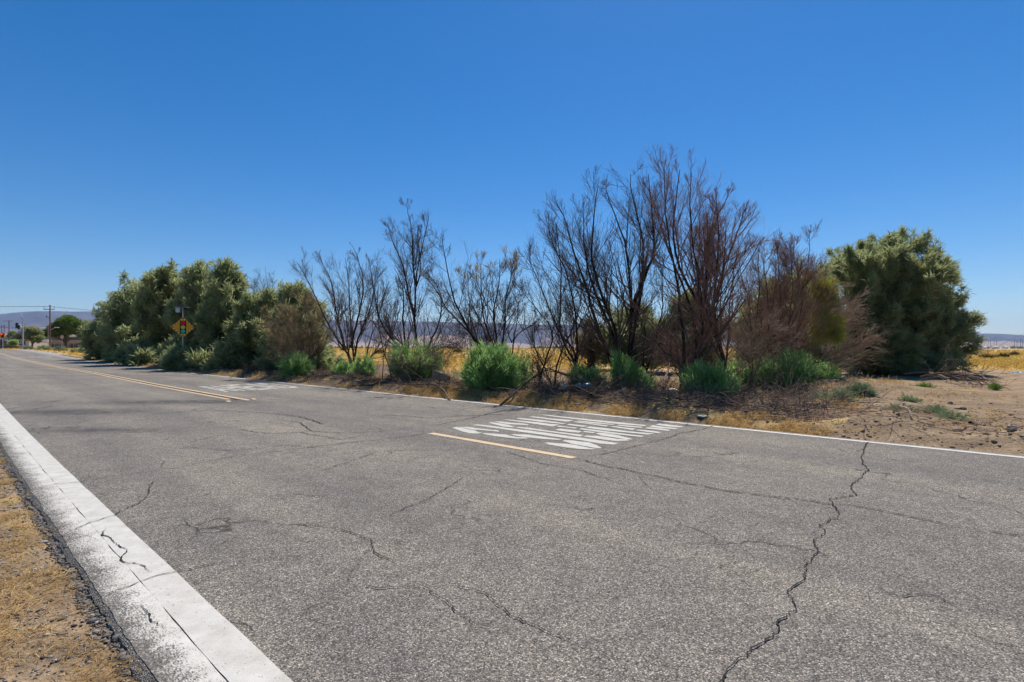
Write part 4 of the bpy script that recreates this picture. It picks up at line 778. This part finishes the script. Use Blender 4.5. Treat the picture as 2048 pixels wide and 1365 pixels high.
BR = [('thick pale dead log lying left of the weed patch', [(1480,820),(1520,816),(1555,812)], .055, 3, 'log'),
      ('long thin grey branch reaching toward the weeds', [(1540,838),(1600,832),(1680,828),(1760,822)], .03, 6, 'log'),
      ('long straight pale stick crossing under the weeds', [(1560,822),(1600,824),(1650,832)], .022, 7, 'log'),
      ('forked grey stick standing out below the thick log', [(1492,843),(1500,832),(1520,820)], .02, 5, 'log'),
      ('dark broken branch heap end by the green bush foot', [(1440,812),(1475,806,.1),(1500,800,.25)], .04, 5, 'burnt'),
      ('pale bent stick leaning over the tall blue green bush', [(1436,826),(1410,800,.1),(1382,776,.35)], .018, 0, 'log'),
      ('short pale driftwood stick near the right road edge', [(1800,850),(1815,858),(1828,866)], .022, 1, 'log'),
      ('dark flat stick lying on the bare dirt at the right', [(1940,872),(1965,871),(1985,871)], .022, 1, 'bark'),
      ('small stick behind the dark flat stick', [(1955,867),(1982,866)], .014, 1, 'log'),
      ('long black fallen trunk slanting left of the blue litter', [(1000,812),(1050,800,.15),(1100,782,.55),(1140,765,.8)], .03, 5, 'burnt'),
      ('black fallen trunk lying behind the blue litter', [(1180,792,.15),(1140,775,.25),(1090,758,.35)], .06, 5, 'burnt'),
      ('black twisted branch at the foot of the vase shaped tree', [(1180,812),(1220,803,.1),(1270,800,.2),(1300,806)], .035, 9, 'burnt'),
      ('pale curved dead stick arching beside the blue litter', [(1185,812),(1200,805,.15),(1215,790,.3)], .014, 2, 'log'),
      ('brown weathered plank like trunk leaning among dead trees', [(1327,786),(1335,765,.35),(1345,742,.75)], .05, 0, 'rust'),
      ('black sagging branch under the tallest dead tree', [(1300,778,.3),(1340,752,.6),(1380,742,.9)], .035, 5, 'burnt'),
      ('grey brush branch lying in front of the stone slab', [(900,802),(880,790,.05),(840,786,.1),(800,780)], .03, 8, 'burnt_twig'),
      ('short black branch under the small left bushes', [(700,776),(760,776),(800,782)], .03, 6, 'burnt_twig'),
      ('light forked stick at the white lid', [(1380,838),(1410,830),(1440,824)], .016, 3, 'log')]
for i, (lab, pix, r, kd, mt) in enumerate(BR): dead_branch(lab, pix, 0, r, 400+i, mt, kd)
# brush pile by the big tree: individually built sticks
pb = [(1860,765),(1890,770),(1925,760),(1880,757),(1940,775),(1900,748),(1840,760),(1915,768)]
pl = ['long pale curved branch on top of the brush pile','dark branch low at the left of the brush pile','thin pale branch ending the pile toward the track','brown branch at the back of the brush pile','lowest pale branch at the right of the brush pile','upright twiggy branch at the back of the pile','left end dark branch touching the big tree','tangled grey branch in the middle of the pile']
for i, ((u, v), lab) in enumerate(zip(pb, pl)):
    dead_branch(lab, [(u-52+i*3, v-6, .1), (u-10, v-4, .25+.05*(i % 3)), (u+36, v+3, .15), (u+62, v+8, .02)], 0, .032, 430+i, ['log', 'bark', 'grey_twig'][i % 3], 9, name='brush_pile_branch', group='branches heaped in the brush pile by the big tree')

def irregular(name, label, cat, p, d, mat, seed, rz=0., tilt=0., sub=2, rough=.18, group=None):
    import bmesh
    rg = random.Random(seed); bm = bmesh.new(); bmesh.ops.create_icosphere(bm, subdivisions=sub+1, radius=.5)
    for vtx in bm.verts:
        n = vtx.co.normalized(); f = 1+rough*(math.sin(n.x*5+seed)*math.cos(n.y*4+seed*2)+.6*math.sin(n.z*7+seed*3)*math.cos(n.x*8))+rg.uniform(-.05, .05)
        vtx.co = Vector((n.x*d[0]/2*f, n.y*d[1]/2*f, n.z*d[2]/2*f))
    me = bpy.data.meshes.new(name); bm.to_mesh(me); bm.free(); me.materials.append(mat); o = link(bpy.data.objects.new(name, me))
    o.location = (float(p[0]), float(p[1]), float(p[2])+d[2]*.3); o.rotation_euler = (tilt, 0, rz); return tag(o, label, cat, group)
def crumpled(name, label, cat, p, sx, sy, h, mat, seed, group=None):
    rg = RS(seed); n = 12; g = np.linspace(-.5, .5, n); X, Y = np.meshgrid(g, g, indexing='ij'); Z = noise2(X, Y, seed, 3, 5.)*h+.01
    X = X*sx*(1+.15*rg.randn(n, n)*.3); Y = Y*sy*(1+.15*rg.randn(n, n)*.3); V = np.stack([X, Y, Z], -1)
    V2 = V.copy(); V2[..., 2] -= .006; A = np.concatenate([V.reshape(-1, 3), V2.reshape(-1, 3)]); ix = np.arange(n*n).reshape(n, n)
    q = np.stack([ix[:-1, :-1], ix[1:, :-1], ix[1:, 1:], ix[:-1, 1:]], -1).reshape(-1, 4); q = np.concatenate([q, q[:, ::-1]+n*n])
    o = mesh(name, A, q, mat, loc=[float(c) for c in p]); o.rotation_euler[2] = rg.rand()*3; return tag(o, label, cat, group)
p = Gh(1167, 808); p[2] += .12; o = crumpled('plastic_bag', 'bright blue crumpled plastic sheet lying at the edge of the burnt twigs', 'litter', p, .34, .26, .12, M['blue'], 5); o.rotation_euler = (-.35, .1, .3)
p = Gh(1128, 808); p[2] += .10; o = crumpled('plastic_bottle_scrap', 'clear whitish plastic scrap left of the blue sheet', 'litter', p, .14, .30, .12, M['whitep'], 6); o.rotation_euler[0] = -.6
p = Gh(1157, 818); p[2] += .03; crumpled('paper_scrap', 'small pale blue paper scrap just below the blue sheet', 'litter', p, .14, .10, .04, M['bluegrey'], 7)
for i, (u, v, mt, lab, sx) in enumerate([(1345,788,'whitep','torn pale paper scraps on the straw behind the dead trunks',.35),(1375,812,'bluegrey','flat blue grey rag at the foot of the tall blue green bush',.35),(1250,806,'bluegrey','dark blue plastic scrap inside the twig heap',.25),
     (1862,753,'blue','light blue plastic bag in the shade of the big tamarisk',.5),(1910,742,'bluegrey','blue grey rag on top of the brush pile',.4),(1822,784,'whitep','white scrap left of the bright green grassy weed',.30),(2034,751,'blue','tiny blue scrap at the right edge track',.3),(1597,828,'bluegrey','small teal scrap between the fallen branches',.14)]):
    p = Gh(u, v); p[2] += .04; crumpled('litter_scrap', lab, 'litter', p, sx, sx*.6, .10, M[mt], 20+i, 'scraps of litter on the verge')
p = Gh(1405, 842); b = MB()
ang = np.arange(20)*2*np.pi/20; prof = [(.07, 0), (.085, .006), (.085, .020), (.075, .024), (.068, .012), (.0, .011)]
V = [(r*math.cos(a_), r*math.sin(a_), z) for r, z in prof for a_ in ang]; Fc = [(j*20+i, j*20+(i+1) % 20, (j+1)*20+(i+1) % 20, (j+1)*20+i) for j in range(5) for i in range(20)]
o = MB().add(V, Fc).build('food_tin', M['steel'], loc=p, smoothf=True); tag(o, 'shiny silver round tin lying at the far road edge', 'tin')
p = Gh(880, 776); b = MB().box((0, 0, .14), (.62, .20, .34), jit=.03, taper=.92); o = b.build('stone_slab', M['slab'], loc=p); o.rotation_euler = (.12, .28, -.35); tag(o, 'tan stone slab leaning at the right side of a green bush', 'slab')
o.modifiers.new('b', 'BEVEL').width = .02
irregular('pale_rock', 'pale pitted rock alone on the dirt at the right picture edge', 'rock', Gh(2022, 892), (.14, .10, .09), M['stone'], 3, .4, rough=.3)
irregular('dark_stone', 'small dark stone on the dirt track', 'rock', Gh(1924, 826), (.16, .07, .05), M['dark'], 4)
irregular('round_black_stone', 'small black stone above the dark flat stone', 'rock', Gh(1901, 816), (.09, .07, .06), M['dark'], 5)
irregular('pale_rock_on_field', 'pale flat rock on the mulch mound left of the left end burnt tree', 'rock', Gh(664, 727)+np.array([0, 0, .2]), (.7, .5, .2), M['stone'], 6)
# yellow caution tape tied between stems behind the thicket
pa, pb_ = W(1562, 713, 16), W(1582, 713.5, 16.2); b = MB()
n = 8; V = []
for i in range(n):
    k = i/(n-1); c = pa*(1-k)+pb_*k; dz = -.02*math.sin(k*3.14)
    V += [(c[0], c[1], c[2]+dz-.03), (c[0], c[1], c[2]+dz+.03), (c[0], c[1]+.004, c[2]+dz-.03), (c[0], c[1]+.004, c[2]+dz+.03)]
Fc = [(4*i, 4*i+4, 4*i+5, 4*i+1) for i in range(n-1)]+[(4*i+2, 4*i+3, 4*i+7, 4*i+6) for i in range(n-1)]
tag(MB().add(V, Fc).build('yellow_tape', M['yel']), 'short yellow tape strung between stems of the red thicket', 'tape')

# ------------------------------------------------------------------ traffic signal warning sign
ps = G(366, 741); ps[2] = float(height(ps[0], ps[1])); zs = ps[1]; k = zs/F
sg = thing('warning_sign', 'orange diamond traffic signal ahead sign on a post in front of the green hedge', 'sign', ps)
sz = CH+zs*(HV-655)/F-ps[2]; hd = 20.5*k
MB().tube([(0, 0, -.1), (0, 0, sz+1.1)], .035, 8).build('post', M['steel'], sg)
fa = math.atan2(-ps[0], -ps[1])                           # sign faces the camera side of the lane
fw = unit(np.array([.50, -.866, 0])); fw = unit(np.array([-ps[0]*.9+1, -ps[1], 0])); rt = np.array([-fw[1], fw[0], 0])*1.; upv = np.array([0, 0, 1.])
def onsign(x, z, d): return tuple(fw*(.045+d)+rt*x+upv*(sz+z))
c_ = .10; R_ = []
dp = [(0, -1), (1, 0), (0, 1), (-1, 0)]; loop = []
for i in range(4):
    a0, a1, a2 = dp[i-1], dp[i], dp[(i+1) % 4]
    for t in (.10, .05, 0, ):
        pass
    pa_ = (a1[0]*.92+a0[0]*.08, a1[1]*.92+a0[1]*.08); pc_ = (a1[0]*.92+a2[0]*.08, a1[1]*.92+a2[1]*.08); loop += [pa_, (a1[0]*.965, a1[1]*.965), pc_]
def plate(loop, d, th, mat, name, parent, s=1.):
    n = len(loop); V = [onsign(x*s, z*s, d) for x, z in loop]+[onsign(x*s, z*s, d-th) for x, z in loop]
    Fc = [tuple(range(n)), tuple(range(2*n-1, n-1, -1))]+[(i, i+n, (i+1) % n+n, (i+1) % n) for i in range(n)]
    return MB().add(V, Fc).build(name, mat, parent)
plate(loop, 0, .006, M['orange'], 'plate', sg, hd)
plate([(-.26, -.62), (.26, -.62), (.26, .62), (-.26, .62)], .008, .005, M['dark'], 'signal_symbol', sg, hd)
circ = [(math.cos(i*2*math.pi/20), math.sin(i*2*math.pi/20)) for i in range(20)]
for zc, mt, nm in ((.40, 'red', 'red_disc'), (0, 'amber', 'amber_disc'), (-.40, 'green', 'green_disc')):
    plate([(x*.19, zc+z*.185) for x, z in circ], .015, .004, M[mt], nm, sg, hd)
for i in range(4):
    for j in range(9):
        f = (j+.5)/9; x = (dp[i-1][0]*(1-f)+dp[i][0]*f)*.90*hd; z = (dp[i-1][1]*(1-f)+dp[i][1]*f)*.90*hd
        c = onsign(x, z, .01); MB().box(c, (.034, .02, .034)).build('light_stud' if j % 2 else 'dark_stud', M['led' if j % 2 else 'dark'], sg)
MB().box((-.25, 0, sz+.98), (.24, .16, .28)).build('control_box', M['steel'], sg)
MB().box((.0, -.02, sz+1.13), (.66, .5, .03)).build('solar_panel', M['bluegrey'], sg)
MB().box((.2, -.02, sz+1.03), (.24, .12, .14)).build('beacon', M['dark'], sg)

# ------------------------------------------------------------------ far left: crossing, poles, buildings
def atg(u, z): x = z*(u-CX)/F; return np.array([x, z, float(height(x, z))])
def hgt(v, z): return CH+z*(HV-v)/F
def pole(label, u, z, vtop, r, arms, seed, mat='wood', group='wooden utility poles by the crossing', name='utility_pole', extra=()):
    p = atg(u, z); H = hgt(vtop, z)-p[2]; o = thing(name, label, 'pole', p, group)
    MB().tube([(0, 0, -.3), (0, 0, H*.5), (0, 0, H)], [r, r*.85, r*.7], 10).build('shaft', M[mat], o)
    for (vz, hw_) in arms:
        z0 = hgt(vz, z)-p[2]; MB().box((0, -r-.07, z0), (hw_*2, .11, .13)).build('crossarm', M[mat], o)
        for sx in (-.92, -.45, .45, .92): MB().tube([(sx*hw_, -r-.07, z0+.07), (sx*hw_, -r-.07, z0+.16), (sx*hw_, -r-.07, z0+.28)], [.03, .06, .04], 6).build('insulator', M['steel'], o)
    return o, p, H
up_, pp, Hh = pole('tall brown utility pole with pale conduit in front of the umbrella pine', 100, 118, 610.5, .17, [(619.5, 1.25)], 1)
for sx in (-1.15, 1.15): MB().tube([(sx, -.24, hgt(619.5, 118)-pp[2]), (sx*1.02, -.24, hgt(616, 118)-pp[2]), (sx*1.05, -.24, hgt(613.6, 118)-pp[2])], [.05, .07, .12], 6).build('insulator_post', M['steel'], up_)
MB().tube([(-.33, -.1, .5), (-.33, -.1, hgt(650, 118)-pp[2])], .06, 6).build('conduit', M['steel'], up_)
MB().box((-.5, -.2, hgt(682, 118)-pp[2]), (.5, .3, .65)).build('meter_box', M['whitep'], up_)
MB().tube([(-.1, 0, hgt(635.5, 118)-pp[2]), (-.75, 0, hgt(635, 118)-pp[2]), (-.8, 0, hgt(631.5, 118)-pp[2])], [.06, .06, .16], 6).build('camera_bracket', M['dark'], up_)
b = MB(); za = hgt(655.5, 118)-pp[2]; b.tube([(0, 0, za-.6), (1.3, -.3, za-.1), (1.9, -.4, za)], .04, 6); b.build('lamp_arm', M['steel'], up_)
MB().box((1.9, -.4, za), (.9, .25, .14)).build('lamp_head', M['whitep'], up_)
p2, q2, H2 = pole('dark utility pole with a single wide crossarm left of the signal mast', 18, 165, 641.5, .16, [(642.5, 1.7)], 2)
p3, q3, H3 = pole('leftmost thin utility pole near the red traffic light', 3, 205, 651.5, .14, [(652.5, 1.7)], 3)
p4, q4, H4 = pole('thin utility pole just right of the leftmost one', 8.5, 215, 651.0, .14, [(655.5, 1.7)], 4)
def wire(label, a_, b_, sag, r=.018):
    a_ = np.asarray(a_, float); b_ = np.asarray(b_, float); pts = []
    for i in range(25): k = i/24; q = a_*(1-k)+b_*k; q[2] -= sag*4*k*(1-k); pts.append(q)
    o = MB().tube(pts, r, 4).build('power_line', M['dark']); return tag(o, label, 'power line', 'overhead power lines at the left')
wl = W(99, 613.3, 118)
wire('overhead wire running left from the tall brown utility pole to the picture edge', W(-120, 611, 180), wl, .2, .045)
wire('overhead wire running right from the tall brown pole behind the hedge', wl, W(420, 634, 90), .3, .035)
wire('lower thin wire between the leftmost poles and the tall pole', W(3, 653, 205), W(99, 652, 118), .4, .03)
wire('lowest thin wire passing over the roof behind the pine', W(8.5, 656, 215), W(300, 670, 140), .3, .03)
# signal mast
pm = atg(46, 105); o = thing('signal_mast', 'grey steel traffic signal mast with black signal head and luminaire arms', 'traffic signal', pm)
Hm = hgt(635, 105)-pm[2]; MB().tube([(0, 0, 0), (0, 0, Hm)], [.14, .10], 10).build('mast', M['steel'], o)
MB().tube([(0, 0, Hm), (-.1, -.1, Hm+.35), (-.3, -.2, Hm+.8)], [.05, .04, .03], 6).build('luminaire_arm', M['whitep'], o)
za = hgt(661, 105)-pm[2]; MB().tube([(-.05, 0, za), (-.2, 0, za+.6), (-.55, 0, za+1.1), (-.9, 0, za+1.2)], .06, 6).build('signal_arm', M['whitep'], o)
def head(parent, x, y, z, s=1., lit=False, body='dark'):
    h = MB().box((x, y, z), (.38*s, .25*s, 1.1*s)).build('signal_head', M[body], parent)
    for i, mt in enumerate(('redlamp' if lit else 'dark', 'dark', 'dark')):
        zz = z+(.34-.34*i)*s; an = [j*2*math.pi/12 for j in range(12)]
        V = [(x+.13*s*math.cos(t), y-.16*s, zz+.13*s*math.sin(t)) for t in an]+[(x+.13*s*math.cos(t), y-.127*s, zz+.13*s*math.sin(t)) for t in an]
        l_ = MB().add(V, [tuple(range(12))]+[(j, j+12, (j+1) % 12+12, (j+1) % 12) for j in range(12)]).build('lens', M[mt], h)
    return h
head(o, -1.25, 0, hgt(651.5, 105)-pm[2]); head(o, -.85, 0, hgt(655, 105)-pm[2], .8)
MB().box((-.45, -.15, hgt(665, 105)-pm[2]), (.75, .05, .4)).build('street_name_sign', M['bluegrey'], o)
pr = atg(5.5, 112); o = thing('traffic_signal', 'traffic light showing red on a low post in a yellow housing, at the left edge', 'traffic signal', pr)
MB().tube([(0, 0, 0), (0, 0, hgt(676, 112)-pr[2])], .07, 8).build('post', M['steel'], o)
MB().box((0, .06, hgt(671.5, 112)-pr[2]), (.75, .06, 1.15)).build('backplate', M['housing'], o); head(o, 0, -.1, hgt(671.5, 112)-pr[2], .85, True, 'dark')
pr = atg(-1, 113); o = thing('traffic_signal', 'orange edge of a second traffic light cut by the left picture edge', 'traffic signal', pr)
MB().tube([(0, 0, 0), (0, 0, hgt(676, 113)-pr[2])], .07, 8).build('post', M['steel'], o); MB().box((0, .06, hgt(672, 113)-pr[2]), (.7, .06, 1.0)).build('backplate', M['housing'], o)
# sign seen from behind on a thin post
p = atg(124.5, 95); o = thing('road_sign', 'pinkish octagonal road sign on a thin post before the long building', 'sign', p); z0 = hgt(674.5, 95)-p[2]
MB().tube([(0, 0, 0), (0, 0, z0+.3)], .03, 6).build('post', M['steel'], o)
V = [(.36*math.cos(math.pi/8+i*math.pi/4), -.05, z0+.36*math.sin(math.pi/8+i*math.pi/4)) for i in range(8)]; V += [(x, -.04, z) for x, y, z in V]
MB().add(V, [tuple(range(8)), tuple(range(15, 7, -1))]+[(i, i+8, (i+1) % 8+8, (i+1) % 8) for i in range(8)]).build('plate', simple('faded_pink_sign', (.55,.36,.30)), o)
# long low building
pb0 = atg(130, 185); zb = 185; kb = zb/F; o = thing('long_building', 'long low tan building with flat pale roof and dark windows behind the umbrella pine', 'building', pb0)
x0, x1 = (60-130)*kb, (235-130)*kb; zr = hgt(674.5, zb)-pb0[2]; zf1 = hgt(681, zb)-pb0[2]; zf0 = hgt(687.5, zb)-pb0[2]; zc = (x0+x1)/2
MB().box((zc, 7, zr/2), (x1-x0, 14, zr)).build('wall', M['stucco'], o)
MB().box((zc, 6.5, zr+.15), (x1-x0+1.6, 16.4, .3)).build('roof', M['roofw'], o)
MB().box((zc, -.62, (zf0+zf1)/2), (x1-x0+.6, 1.2, zf1-zf0)).build('fascia', M['stucco'], o)
MB().box((zc, -.06, (zf1+zr)/2), (x1-x0-.3, .1, (zr-zf1)*.72)).build('clerestory', M['glass'], o)
xx = x0+1
i = 0
while xx < x1-2:
    w_ = 2.1 if i % 3 else 1.2; hh_ = zf0-.25
    if i % 3: wn = MB().box((xx+w_/2, -.03, hh_*.55), (w_, .06, hh_*.75)).build('window', M['glass'], o); MB().box((xx+w_/2, -.075, hh_*.55), (.08, .03, hh_*.75)).build('mullion', M['roofw'], wn)
    else: MB().box((xx+w_/2, -.04, hh_*.5), (w_, .08, hh_*.96)).build('door', M['doorb'], o)
    MB().box((xx+w_+.22, -.6, zf0/2), (.14, .14, zf0)).build('post', M['roofw'], o)
    xx += w_+.5; i += 1
# low building with the white letters
p = atg(36, 172); kb = 172/F; o = thing('low_building', 'low cream building with white letters US on its dark wall behind the signal mast', 'building', p)
zt = hgt(681, 172)-p[2]; MB().box((0, 4, zt/2), (44*kb, 8, zt)).build('wall', M['cream'], o); MB().box((0, 3.8, zt+.1), (46*kb, 9, .2)).build('roof', M['roofw'], o)
MB().box((5*kb, -.04, zt*.72), (20*kb, .08, zt*.5)).build('sign_panel', M['dark'], o)
for i in range(4): MB().box(((-17+i*4.5)*kb, -.05, zt*.35), (3*kb, .1, zt*.6)).build('door', M['doorb'], o)
lx, lz, lh = 1.6*kb, zt*.60, zt*.30; b = MB()
for pth in ([(0, 1), (0, .3), (.15, .05), (.4, 0), (.65, .05), (.8, .3), (.8, 1)], [(2.0, .85), (1.8, 1), (1.4, .98), (1.25, .75), (1.45, .55), (1.8, .45), (2.0, .25), (1.8, .02), (1.4, 0), (1.2, .15)]):
    MB().tube([(lx+x*lh*.95, -.13, lz+z*lh) for x, z in pth], .13, 5).build('letter', M['whitep'], o)
p = atg(13, 240); kb = 240/F; o = thing('blue_building', 'blue grey shed with pale roof behind the utility poles', 'building', p); zt = hgt(673, 240)-p[2]
MB().box((0, 5, zt/2), (13*kb, 10, zt)).build('wall', M['bluegrey'], o); MB().box((0, 5, zt+.2), (14*kb, 11, .4)).build('roof', M['roofw'], o); MB().box((0, -.05, 1.3), (2.4, .1, 2.6)).build('door', M['roofw'], o)
# umbrella pine
def lump_tree(label, u, z, lobes, bv, seed, mat, cnt, m, L, w, name, tr_r=.2, cat='tree', group=None, limbs=10, upk=.9, forkv=.45):
    rg = RS(seed); k = z/F; base = atg(u, z); o = thing(name, label, cat, base, group)
    Lc = np.array([W(a_, b_, z+rg.uniform(-.7, .7)*r*k*1.2) for a_, b_, r in lobes]); Lr = np.array([r for _, _, r in lobes])*k; wts = Lr**2
    li = rg.choice(len(lobes), cnt, p=wts/wts.sum()); d = unit(rg.randn(cnt, 3)); d[:, 2] = d[:, 2]*.8; c = Lc[li]+d*(Lr[li]*rg.uniform(.5, 1, cnt)**.5)[:, None]
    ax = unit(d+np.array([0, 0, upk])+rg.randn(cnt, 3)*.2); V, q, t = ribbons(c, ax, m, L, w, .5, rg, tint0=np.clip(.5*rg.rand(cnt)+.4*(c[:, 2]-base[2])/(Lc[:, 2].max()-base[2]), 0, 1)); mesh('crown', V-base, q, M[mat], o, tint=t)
    P = []
    fk = base+(np.array([Lc[:, 0].mean(), base[1], Lc[:, 2].mean()])-base)*forkv
    for i in rg.choice(len(lobes), min(limbs, len(lobes)), replace=False): P.append(resample([base+np.array([0, 0, -.1]), fk, fk*.5+Lc[i]*.5+np.array([0, 0, -.1]), Lc[i]], 10))
    P = np.array(P); V, q = tubes(P, np.full((len(P), 1), tr_r)*np.linspace(1, .25, 10)[None], 7); mesh('trunk', V-base, q, M['bark'], o); return o
PL = [(115,658,14),(128,650,15),(140,646,14),(152,652,13),(160,662,11),(104,664,10),(95,668,9),(145,660,13),(125,664,12),(88,668,7),(164,670,8),(110,668,9),(135,640,10)]
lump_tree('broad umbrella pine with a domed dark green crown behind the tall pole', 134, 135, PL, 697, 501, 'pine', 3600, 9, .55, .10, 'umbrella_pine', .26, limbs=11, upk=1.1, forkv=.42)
lump_tree('small round tree with an open grey green crown right of the signal mast', 64, 128, [(55,668,8),(66,662,9),(75,668,8),(60,676,8),(72,680,7),(52,660,6),(80,676,5),(66,672,8)], 697, 502, 'tamarisk', 900, 9, .5, .10, 'tree', .2)
lump_tree('dark tree left of the signal mast above the low building', 40, 175, [(36,676,7),(44,672,8),(30,680,6),(48,680,6)], 697, 503, 'tamarisk_brown', 500, 9, .7, .13, 'tree', .2)
lump_tree('bright green small tree top behind the dark tree at the left', 26, 190, [(25,669,5),(29,672,4),(22,673,4)], 697, 504, 'lime', 260, 9, .7, .13, 'tree', .15)
lump_tree('round bright green clipped bush before the low building', 26, 150, [(22,686,4),(29,685,5),(26,688,5)], 697, 505, 'sprout', 420, 9, .4, .09, 'round_bush', .1, cat='bush')
lump_tree('dark tree between the umbrella pine and the hedge', 176, 125, [(172,648,6),(178,655,8),(184,662,8),(178,672,8),(172,664,6),(188,650,6)], 697, 506, 'tamarisk', 700, 9, .5, .1, 'tree', .2)
lump_tree('dark bush at the far left foot of the poles', 3, 190, [(1,685,5),(6,687,4)], 697, 507, 'scrub', 200, 9, .6, .12, 'dark_bush', .1, cat='bush')
# parked vehicles, tiny at the crossing
def car(label, u, z, mat, ln=4.6):
    p = atg(u, z); o = thing('parked_car', label, 'car', p, 'cars by the low building')
    V = [(-ln/2, 0, .3), (ln/2, 0, .3), (ln/2, 0, .85), (ln*.28, 0, .95), (ln*.14, 0, 1.45), (-ln*.25, 0, 1.45), (-ln*.38, 0, .98), (-ln/2, 0, .9)]; n = len(V)
    A = [(x, -.85, z_) for x, y, z_ in V]+[(x, .85, z_) for x, y, z_ in V]; MB().add(A, [tuple(range(n)), tuple(range(2*n-1, n-1, -1))]+[(i, i+n, (i+1) % n+n, (i+1) % n) for i in range(n)]).build('body', mat, o)
    MB().box((-.2, -.86, 1.2), (1.5, .03, .35)).build('window', M['glass'], o)
    for sx in (-1.4, 1.4):
        for sy in (-.8, .8):
            MB().tube([(sx, sy-.1, .32), (sx, sy+.1, .32)], .32, 12).build('wheel', M['dark'], o)
car('brown parked car before the low building, left of the signal mast', 27, 158, M['rust']); car('dark parked car beside the brown one at the crossing', 15, 162, M['dark'])

# ------------------------------------------------------------------ hills and the far horizon
us = np.linspace(-1500, 3600, 420); ks = np.linspace(0, 1, 60)
rv = np.interp(us, [-1500,-900,0,25,60,100,150,190,300,400,660,850,1100,1400,1700,1955,2010,2048,2900,3600], [640,640,629,626,623.5,622.5,624,623,628,632,641,643.5,650,656,661,667,668.5,671,676,676])
U, K = np.meshgrid(us, ks, indexing='ij'); yv = 3800+K*5200; Hr = (HV-rv)[:, None]/F*9000
xv = yv*(U-CX)/F; nz = noise2(xv, yv, 91, 6, .0016); nz2 = noise2(xv, yv, 95, 5, .006)
prof = np.where(K < .45, .20*(K/.45)**1.5, .20+.80*smooth(K, .45, 1.0)**.9)
zv = Hr*prof*(1+0*K)+Hr*(nz-.5)*1.3*np.sin(np.pi*np.clip(K, 0, 1))*smooth(K, .1, .6)+Hr*(nz2-.5)*.40*smooth(K, .2, .7)*(1-.5*smooth(K, .9, 1))
zv = np.minimum(zv, (yv/9000.)*Hr*1.0+0)+np.where(K > .98, (nz2-.5)*8, 0)-np.where(K < .02, 30, 0)
ix = np.arange(U.size).reshape(U.shape); q = np.stack([ix[:-1, :-1], ix[1:, :-1], ix[1:, 1:], ix[:-1, 1:]], -1).reshape(-1, 4)
tn = smooth(K, .22, .60)*.8+.0
struct(mesh('hills', np.stack([xv, yv, zv+CH], -1).reshape(-1, 3), q, M['hills'], tint=tn.ravel(), smoothf=True))
# far tree belt, one mass at the end of the plain
rg = RS(77); n = 900; yy = rg.uniform(1300, 2300, n); u = rg.uniform(300, 2300, n); x = yy*(u-CX)/F; kk = noise2(u*.02, u*0, 5, 3, 1.) > .42; x, yy = x[kk], yy[kk]
base = np.stack([x, yy, height(x, yy)], -1); V, q, t = ribbons(base, np.tile([0, 0, 1.], (len(x), 1)), 9, 7., 4.5, .6, rg)
tag(mesh('far_tree_belt', V, q, M['pine'], tint=t), 'thin dark line of distant trees on the horizon', 'trees', kind='stuff')
for i, (u, w_, h_, lab) in enumerate([(1968, 9, 4, 'distant white shed left on the right horizon'), (1990, 14, 5, 'distant pale long shed right of the first one on the horizon'), (2010, 6, 5, 'small distant white shed near the right edge')]):
    p = atg(u, 1150); o = thing('distant_shed', lab, 'building', p, 'white sheds on the right horizon'); MB().box((0, 0, h_/2), (w_, 8, h_)).build('wall', M['whitep'], o)
    MB().add([(-w_/2-.3, -4.3, h_), (w_/2+.3, -4.3, h_), (w_/2+.3, 4.3, h_), (-w_/2-.3, 4.3, h_), (-w_/2-.3, 0, h_+1.6), (w_/2+.3, 0, h_+1.6)], [(0, 1, 5, 4), (2, 3, 4, 5), (1, 2, 5), (3, 0, 4), (3, 2, 1, 0)]).build('roof', M['roofw'], o)
for i, (u, h_) in enumerate([(1955, 17), (1963, 14), (1981, 20), (1988, 22), (1993, 18), (2029, 22), (2034, 18), (2041, 24), (2045, 20)]):
    p = atg(u, 1500); o = thing('power_pylon', 'distant power line pole on the right horizon', 'pylon', p, 'distant power line poles on the right horizon')
    MB().tube([(0, 0, 0), (0, 0, h_*1.3)], [.5, .3], 5).build('shaft', M['dark'], o); MB().box((0, -.5, h_*1.15), (7, .4, .5)).build('crossarm', M['dark'], o)

# ------------------------------------------------------------------ haze
hz = MB().box((0, 5400, 298), (26000, 11000, 620)).build('haze', None); hz['kind'] = 'stuff'; hz['label'] = 'thin blue desert haze over the whole plain'; hz['category'] = 'haze'
hm = bpy.data.materials.new('haze'); hm.use_nodes = True; hn = hm.node_tree; hn.nodes.clear(); ho = hn.nodes.new('ShaderNodeOutputMaterial'); pv = hn.nodes.new('ShaderNodeVolumePrincipled')
pv.inputs['Color'].default_value = (.52, .68, 1., 1); pv.inputs['Density'].default_value = 6.5e-5; pv.inputs['Anisotropy'].default_value = .2; hn.links.new(pv.outputs[0], ho.inputs['Volume']); hz.data.materials.clear(); hz.data.materials.append(hm)
